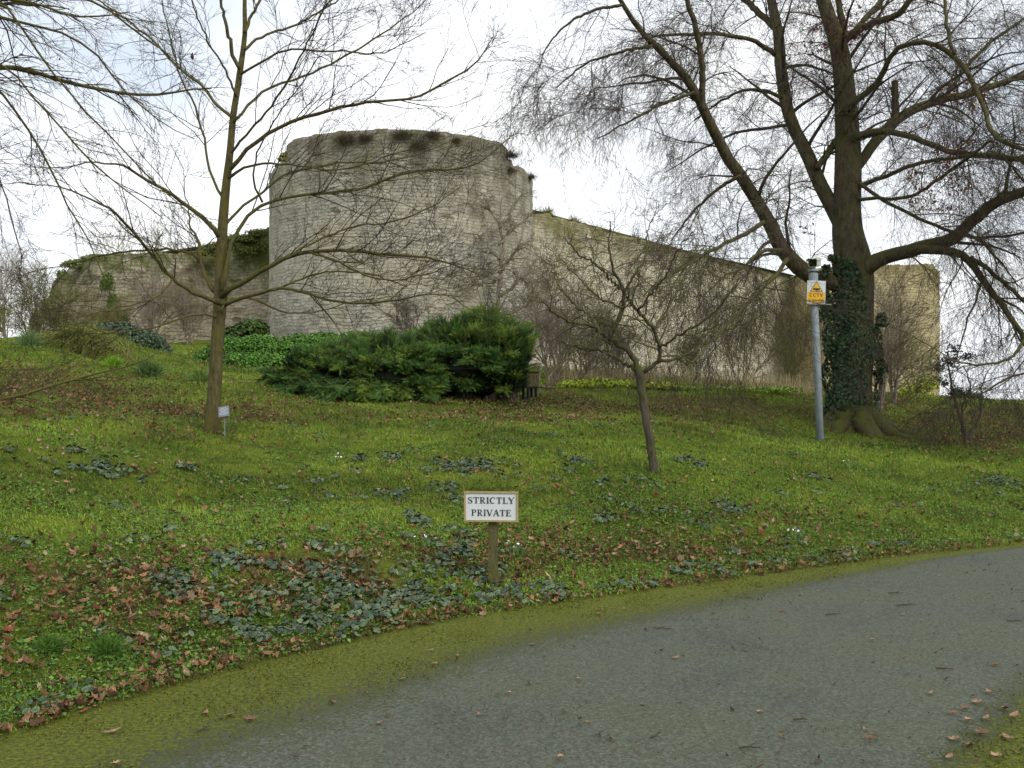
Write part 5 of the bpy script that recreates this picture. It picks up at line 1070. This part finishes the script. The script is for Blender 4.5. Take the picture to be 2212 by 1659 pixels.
# ------------------------------------------------------------------ ground cover
def ground_samples(n_, dmin, dmax, power, rng, half=.60, right=.60):
    """points on the bank side; density ~ 1/d^power per area, inside a generous wedge"""
    u = rng.rand(n_); e_ = 2 - power
    d = (dmin ** e_ + u * (dmax ** e_ - dmin ** e_)) ** (1 / e_) if abs(e_) > 1e-6 else dmin * (dmax / dmin) ** u
    s_ = rng.uniform(-half, right, n_); x = s_ * d; return x, d
rg = np.random.RandomState(123)
BLADE = (np.array([[-.5, 0, 0], [.5, 0, 0], [.28, .22, .6], [0, .6, 1.]]), [np.array([[0, 1, 2]]), np.array([[0, 2, 3]])])
def blades(name, n_, power, h0, w0, dmin, dmax, c1, c2, c3, rng, cond, tilt=.45, grow=.06):
    x, y = ground_samples(n_, dmin, dmax, power, rng); a = s1(x, y); k = (a > 0) & cond(x, y, a); x, y = x[k], y[k]; z = H(x, y)
    m_ = len(x); lt = litter(x, y, z); kk = rng.rand(m_) > lt * .5; x, y, z = x[kk], y[kk], z[kk]; m_ = len(x)
    nv = nrm(np.c_[rng.normal(0, tilt, m_), rng.normal(0, tilt, m_), np.ones(m_)])
    hh = h0 * rng.uniform(.5, 1.4, m_) * (1 + grow * y) * (.5 + fbm(x * .9, y * .9, 44) * 1.0); ww = w0 * rng.uniform(.7, 1.3, m_) * (1 + grow * y)
    V, fs = stamp(BLADE[0], BLADE[1], np.c_[x, y, z - .004], basis(nv, rng), np.c_[ww, hh, hh])
    t_ = np.clip(fbm(x * .7, y * .7, 50) * 1.7 - .35 + rng.normal(0, .16, m_), 0, 1)[:, None]; col = np.array(c1) * (1 - t_) + np.array(c2) * t_
    o_ = (rng.rand(m_) < .10)[:, None]; col = np.where(o_, np.array(c3), col) * rng.uniform(.75, 1.25, (m_, 1))
    return mesh(name, V, fs, M_GRASS, tint=np.repeat(col, 4, 0))
o = blades('grass', 620000, 1.35, .021, .0050, 4.2, 34, lin(56, 76, 26), lin(132, 156, 56), lin(138, 132, 78), rg, lambda x, y, a: True)
tag(o, 'short mossy yellow-green grass over the whole bank and lawn', 'grass', kind='stuff')
# little round weed leaves
x, y = ground_samples(330000, 4.2, 30, 1.5, rg); a = s1(x, y); k = (a > 0) & (fbm(x * 1.1, y * 1.1, 60) + .30 * np.exp(-a / 1.8) - .06 * np.clip(a - 2, 0, 2) > .50); x, y = x[k], y[k]; z = H(x, y); m_ = len(x)
V, fs = stamp(LEAF_OVAL[0][[0, 1, 2, 4, 5]] if False else np.array([[-.5, 0, 0], [0, .42, .12], [.5, 0, .05], [0, -.42, .12]]), [np.array([[0, 3, 2, 1]])], np.c_[x, y, z + rg.uniform(.01, .035, m_)], basis(nrm(np.c_[rg.normal(0, .45, m_), rg.normal(0, .45, m_) - .15, np.ones(m_)]), rg), np.clip(rg.lognormal(-4.2, .4, m_), .006, .04) * (1 + .02 * y))
o = mesh('weeds', V, fs, M_GREEN, tint=np.repeat(colmix(lin(44, 70, 28), lin(100, 130, 52), m_, rg, .3), 4, 0)); tag(o, 'small round green weed leaves growing through the grass', 'weeds', kind='stuff')

# leaf litter
x, y = ground_samples(900000, 4.3, 34, 1.25, rg); k = s1(x, y) > -.05; x, y = x[k], y[k]; z = H(x, y); lt = litter(x, y, z); k = rg.rand(len(x)) < (lt * .10 * sstep(.30, .62, fbm(x * 4.5, y * 4.5, 92) + .12) + .006); x, y, z, lt = x[k], y[k], z[k], lt[k]; m_ = len(x)
h_ = m_ // 2; mb = MB()
for sl_, tp in ((slice(0, h_), LEAF_DRY), (slice(h_, m_), LEAF_DRY2)):
    xx, yy, zz = x[sl_], y[sl_], z[sl_]; q = len(xx)
    V, fs = stamp(tp[0], tp[1], np.c_[xx, yy, zz + rg.uniform(.008, .04, q)], basis(nrm(np.c_[rg.normal(0, .5, q), rg.normal(0, .5, q) - .15, np.ones(q)]), rg), rg.uniform(.025, .085, q)[:, None] * np.c_[np.ones(q), rg.uniform(.45, 1., q), rg.uniform(.5, 3.2, q)])
    c_ = colmix(lin(64, 46, 34), lin(146, 112, 80), q, rg, .3); rd = rg.rand(q) < .12; c_[rd] = colmix(lin(92, 56, 40), lin(122, 78, 52), rd.sum(), rg); pk = rg.rand(q) < .15; c_[pk] = colmix(lin(136, 114, 90), lin(160, 138, 110), pk.sum(), rg)
    mb.add(V, fs, np.repeat(c_, len(tp[0]), 0))
o = mb.build('leaf_litter', M_LEAF); tag(o, 'brown and russet fallen leaves drifted over the bank and along the road edge', 'fallen leaves', kind='stuff')

# cyclamen
def cyc_clumps(xs, ys, rng, nleaf=13, R=.10, size=.042):
    n_ = len(xs); i = np.repeat(np.arange(n_), nleaf); m_ = len(i); rr = R * np.sqrt(rng.rand(m_)) * rng.uniform(.6, 1.3, n_)[i]; a = rng.uniform(0, 2 * np.pi, m_)
    x = xs[i] + rr * np.cos(a); y = ys[i] + rr * np.sin(a); z = H(x, y) + .03 + (R - rr) * .25 + rng.uniform(0, .02, m_)
    nv = nrm(np.c_[np.cos(a) * .5 + rng.normal(0, .3, m_), np.sin(a) * .5 + rng.normal(0, .3, m_) - .1, np.ones(m_)])
    V, fs = stamp(LEAF_HEART[0], LEAF_HEART[1], np.c_[x, y, z], basis(nv, rng), rng.uniform(.7, 1.3, m_) * size)
    c_ = colmix(lin(38, 58, 42), lin(106, 122, 90), m_, rng, .3); c_ = np.repeat(c_, len(LEAF_HEART[0]), 0).reshape(m_, -1, 3)
    c_[:, 0] *= .5                                            # dark heart of the marbled leaf
    return V, fs, c_.reshape(-1, 3)
x, y = ground_samples(60000, 4.6, 16, 1.0, rg); k = s1(x, y) > .05; x, y = x[k], y[k]; z = H(x, y); px_, py_ = pix(x, y, z); dn = gsum(CYC, px_, py_) * sstep(.35, .6, fbm(x * 1.6, y * 1.6, 71) + .08)
k = rg.rand(len(x)) < dn * .085 + .0016; V, fs, c_ = cyc_clumps(x[k], y[k], rg)
o = mesh('cyclamen_cover', V, fs, M_CYC, tint=c_); tag(o, 'grey-green marbled cyclamen leaves carpeting the bank above the road', 'ground cover', kind='stuff')
for i, (px, py, d, w_, n_, lb) in enumerate([(200, 1012, 10.2, .42, 26, 'wide cyclamen patch on the left lawn below the young tree'), (1010, 1012, 12.4, .55, 34, 'large cyclamen patch with brown leaves above the private sign'), (405, 1016, 11.4, .14, 5, 'little cyclamen clump left of the lawn middle, alone in grass'),
        (772, 996, 12.8, .12, 5, 'small dark cyclamen clump at the top of the central lawn, left one'), (855, 990, 13, .16, 6, 'small dark cyclamen clump at the top of the central lawn, right one'), (1240, 996, 13.2, .16, 6, 'cyclamen clump on the lawn left of the crooked tree'),
        (975, 1056, 11.6, .15, 7, 'cyclamen clump just above the left corner of the private sign'), (910, 1126, 10.4, .14, 8, 'round cyclamen clump left of the private sign board'), (1500, 1002, 13.2, .26, 10, 'cyclamen patch right of the crooked tree foot'),
        (1760, 1035, 14.2, .18, 6, 'dark cyclamen clump below the camera pole'), (2150, 1045, 15.5, .35, 12, 'cyclamen patch on the slope at far right'), (1300, 1126, 10.8, .12, 6, 'cyclamen clump right of the private sign board')]):
    # find the depth at which the ground meets that picture row
    dd = np.linspace(5, 24, 400); xx = (px - CX) / F * dd; hh = H(xx, dd); rows = HY - F * (hh - EYE) / dd; j = np.argmin(np.abs(rows - py)); g_ = np.array([xx[j], dd[j], hh[j]])
    rg2 = np.random.RandomState(700 + i); cs = rg2.normal(0, .5, (n_, 2)) * w_ ; V, fs, c_ = cyc_clumps(g_[0] + cs[:, 0], g_[1] + cs[:, 1], rg2)
    t = thing('cyclamen_plant', lb, 'plant', g_, 'cyclamen clumps on the lawn'); mesh('leaves', V, fs, M_CYC, t, tint=c_)
    if i in (0, 1):
        q = 9; fp = np.c_[g_[0] + rg2.normal(-.2 if i == 0 else -.9, .12, q), g_[1] + rg2.normal(0, .12, q), np.zeros(q)]; fp[:, 2] = H(fp[:, 0], fp[:, 1]) + .09
        for q_ in fp: leaf_scatter('flower', q_[None], rg2.normal(0, 1, (1, 3)), .03, lin(170, 96, 140), lin(206, 140, 180), LEAF_OVAL, M_GREEN, t, .3, rg2)

# snowdrops
for i, (px, py, lb) in enumerate([(722, 1002, 'white snowdrops in the lawn left of centre'), (1838, 1014, 'white snowdrops in the lawn below the beech'), (1120, 1205, 'snowdrop shoots right of the sign post'), (920, 1185, 'single snowdrop left of the sign post'), (1720, 1165, 'snowdrops on the bank near the road at right')]):
    dd = np.linspace(5, 24, 400); xx = (px - CX) / F * dd; hh = H(xx, dd); j = np.argmin(np.abs(HY - F * (hh - EYE) / dd - py)); g_ = np.array([xx[j], dd[j], hh[j]])
    t = tuft('snowdrop_plant', lb, g_, .13, 26, (lin(70, 100, 50), lin(110, 140, 70)), 800 + i, .0, wd=.004, up=(0, 0, 1.3), part='leaves'); r2 = np.random.RandomState(i)
    fp = g_ + np.c_[r2.normal(0, .05, 7), r2.normal(0, .05, 7), r2.uniform(.09, .14, 7)]
    for q_ in fp: leaf_scatter('flower', q_[None], r2.normal(0, 1, (1, 3)), .026, lin(225, 228, 222), lin(235, 238, 232), LEAF_OVAL, M_TINT, t, .3, r2)

# grass tufts on the mound
for i, (px, d, r, lb, c1, c2) in enumerate([(320, 19.5, .38, 'dark round grass tussock on the left mound', lin(60, 82, 44), lin(110, 134, 74)), (432, 19.5, .34, 'paler grass tussock just left of the young trunk', lin(84, 106, 50), lin(128, 150, 76)), (62, 21.5, .4, 'grey-green grass tussock near the left edge', lin(80, 104, 60), lin(122, 146, 88)),
        (245, 19.8, .25, 'bright green weed tuft below the turf ledge', lin(92, 132, 36), lin(140, 176, 60)), (230, 6.1, .2, 'low ferny tuft beside the road, lower left', lin(50, 78, 30), lin(92, 126, 48)), (110, 6.0, .17, 'low green tuft beside the road edge at lower left', lin(50, 76, 30), lin(92, 126, 48))]):
    g_ = G(px, d); tuft('grass_tussock', lb, g_, r * (.7 if d < 8 else 1), 500, (c1, c2), 850 + i, .12, wd=.006 if d > 10 else .0035, up=(0, 0, .9), part='blades', cat='grass tuft')
# long pale grass on the turf ledge and dry stalks by the wall
rg2 = np.random.RandomState(9); n_ = 5200; px_ = rg2.uniform(85, 290, n_); d_ = 21.35 - (px_ - 185) * .008 + rg2.uniform(-.05, 1.4, n_) ** 1.0; x_ = (px_ - CX) / F * d_; z_ = H(x_, d_)
dr = nrm(np.c_[rg2.normal(0, .5, n_), -1.0 + rg2.normal(0, .4, n_), .55 + rg2.normal(0, .3, n_)]); A = np.empty((n_, 4, 3)); A[:, 0] = np.c_[x_, d_, z_]
for j in range(1, 4): dr = nrm(dr + [0, 0, -.45]); A[:, j] = A[:, j - 1] + dr * .075
V, fs = tubes(A, np.repeat([[.006, .005, .004, .001]], n_, 0), 3); o = mesh('long_grass', V, fs, M_GRASS, tint=np.repeat(colmix(lin(88, 96, 44), lin(142, 144, 76), n_, rg2), 12, 0)); tag(o, 'long pale drooping grass on the turf ledge of the left mound', 'grass', kind='stuff')
n_ = 2000; px_ = np.concatenate([rg2.uniform(1380, 1760, n_ // 2), rg2.uniform(1180, 1420, n_ - n_ // 2)]); d_ = rg2.uniform(25.5, 29, n_); x_ = (px_ - CX) / F * d_; z_ = H(x_, d_); dr = nrm(np.c_[rg2.normal(0, .2, n_), rg2.normal(0, .2, n_), np.ones(n_)]); ln = rg2.uniform(.15, .5, n_)[:, None]; A = np.empty((n_, 4, 3)); A[:, 0] = np.c_[x_, d_, z_]
for j in range(1, 4): dr = nrm(dr + rg2.normal(0, .12, dr.shape)); A[:, j] = A[:, j - 1] + dr * ln / 3
V, fs = tubes(A, np.repeat([[.006, .0055, .0045, .003]], n_, 0), 3); o = mesh('dry_stalks', V, fs, M_GRASS, tint=np.repeat(colmix(lin(120, 108, 78), lin(176, 162, 126), n_, rg2), 12, 0)); tag(o, 'dry straw-coloured stalks standing along the foot of the curtain wall', 'dry stalks', kind='stuff')

# moss tufts on the mossy road margin
x, y = rg.uniform(-4, 7, 260000), rg.uniform(3.2, 12.2, 260000); k = (s1(x, y) < .02) & (s2(x, y) < .3) & (rg.rand(260000) < (moss(x, y) + (fbm(x * 3, y * 3, 81) - .5) * 2.2 - .5) * 1.2); x, y = x[k], y[k]; m_ = len(x)
V, fs = stamp(BLADE[0], BLADE[1], np.c_[x, y, np.full(m_, .0)], basis(nrm(np.c_[rg.normal(0, .6, m_), rg.normal(0, .6, m_), np.ones(m_)]), rg), np.c_[rg.uniform(.005, .010, m_), rg.uniform(.006, .014, m_), rg.uniform(.006, .014, m_)])
o = mesh('moss', V, fs, M_GRASS, tint=np.repeat(colmix(lin(48, 52, 18), lin(104, 108, 30), m_, rg, .3), 4, 0)); tag(o, 'olive-yellow moss creeping over the road margin', 'moss', kind='stuff')

x, y = rg.uniform(-5, 14, 60000), rg.uniform(2.5, 16, 60000); k = (s1(x, y) < -.05) & (s2(x, y) < .1) & (rg.rand(60000) < .10 + .25 * (fbm(x * 1.5, y * 1.5, 96) > .56) + .25 * np.exp(-np.abs(s2(x, y)) / .4)) ; x, y = x[k], y[k]; m_ = len(x)
V, fs = stamp(LEAF_DRY2[0], LEAF_DRY2[1], np.c_[x, y, np.full(m_, .007)], basis(nrm(np.c_[rg.normal(0, .25, m_), rg.normal(0, .25, m_), np.ones(m_)]), rg), np.clip(rg.lognormal(-4.2, .6, m_), .006, .045)[:, None] * np.c_[np.ones(m_), rg.uniform(.3, .8, m_), rg.uniform(.6, 1.2, m_)])
o = mesh('road_debris', V, fs, M_LEAF, tint=np.repeat(colmix(lin(30, 28, 20), lin(112, 92, 66), m_, rg, .3), len(LEAF_DRY2[0]), 0)); tag(o, 'fine crumbs of leaf, bark and grit scattered over the road', 'debris', kind='stuff')
# leaves and twigs lying on the road: individuals
LV = [(243, 1586, .09), (540, 1560, .08), (445, 1545, .07), (497, 1548, .075), (717, 1521, .07), (940, 1438, .06), (930, 1408, .055), (1295, 1330, .06), (1350, 1318, .05), (1150, 1395, .06), (1395, 1362, .06), (1100, 1500, .05), (1460, 1424, .06), (1690, 1322, .05),
      (1035, 1548, .05), (870, 1470, .06), (790, 1500, .05), (1885, 1385, .05), (1950, 1330, .05), (2150, 1440, .06), (2140, 1500, .08), (2110, 1520, .08), (2170, 1535, .09), (2090, 1560, .07), (2190, 1550, .08), (2120, 1590, .08), (2180, 1600, .09), (2060, 1600, .07), (2095, 1615, .08),
      (2150, 1640, .09), (2050, 1640, .06), (1880, 1600, .06), (1870, 1580, .05), (1640, 1540, .05), (1320, 1600, .06), (1210, 1640, .06), (2010, 1500, .05), (2060, 1545, .06), (990, 1420, .05), (820, 1565, .05), (860, 1440, .05), (250, 1655, .07), (2130, 1555, .06), (2085, 1535, .06), (1770, 1280, .05), (2030, 1245, .05), (1560, 1300, .05), (1250, 1470, .05)]
protos = []
for i, (px, py, sz) in enumerate(LV):
    d = EYE / ((py - HY) / F); g_ = np.array([(px - CX) / F * d, d, .008])
    if len(protos) < 6:
        r2 = np.random.RandomState(60 + i); tp = LEAF_DRY if i % 2 else LEAF_DRY2; V, fs = stamp(tp[0], tp[1], np.zeros((1, 3)), basis(np.array([[r2.normal(0, .12), r2.normal(0, .12), 1.]]), r2), np.array([[1., r2.uniform(.6, .9), r2.uniform(.5, 1.1)]]))
        V[:, 2] -= V[:, 2].min(); o = mesh('fallen_leaf', V, fs, M_LEAF, tint=np.repeat(colmix(lin(108, 80, 60), lin(178, 146, 116), 1, r2), len(tp[0]), 0)); protos.append(o)
    else:
        o = protos[i % 6].copy(); C.objects.link(o)
    o.location = tuple(g_); o.scale = (sz, sz, sz); o.rotation_euler = (0, 0, i * 2.1); tag(o, 'single brown fallen leaf lying on the road surface', 'leaf', 'brown leaves scattered on the road')
M_STICK = flatmat('stick', lin(64, 54, 38), .8, .3, 40)
for i, (px, py, ln, a_) in enumerate([(q1, q2, q3 * .62, q4 + .3 * math.sin(q1)) for q1, q2, q3, q4 in [(1960, 1312, .28, .0), (1800, 1330, .2, .1), (1430, 1360, .22, .15), (1620, 1622, .16, .2), (1935, 1285, .2, -.1), (1420, 1595, .14, .3), (440, 1580, .14, .5), (1145, 1480, .10, .5), (1640, 1270, .12, .1), (2040, 1448, .16, .2), (1730, 1560, .12, -.3), (1300, 1590, .1, .8), (2190, 1345, .16, 0)]]):
    d = EYE / ((py - HY) / F); g_ = np.array([(px - CX) / F * d, d, .008]); r2 = np.random.RandomState(i); pts = [np.array([-ln / 2, 0, .004])]
    for j in range(4): pts.append(pts[-1] + [ln / 4, r2.normal(0, ln * .09), r2.uniform(-.001, .003)])
    mb = MB(); mb.tube(np.array(pts), [.004, .0045, .004, .003, .002], 6); mb.tube([pts[2], pts[2] + [ln * .12, ln * .12, .006], pts[2] + [ln * .22, ln * .16, .01]], [.003, .0025, .0015], 5)
    BASE.setdefault('x', 0); o = mb.build('fallen_twig', M_STICK); o.location = tuple(g_); o.rotation_euler = (0, 0, a_ * 2); tag(o, 'thin broken twig lying on the road surface', 'twig', 'twigs lying on the road')
print('VERTS', sum(len(o_.data.vertices) for o_ in bpy.data.objects if o_.type == 'MESH'))
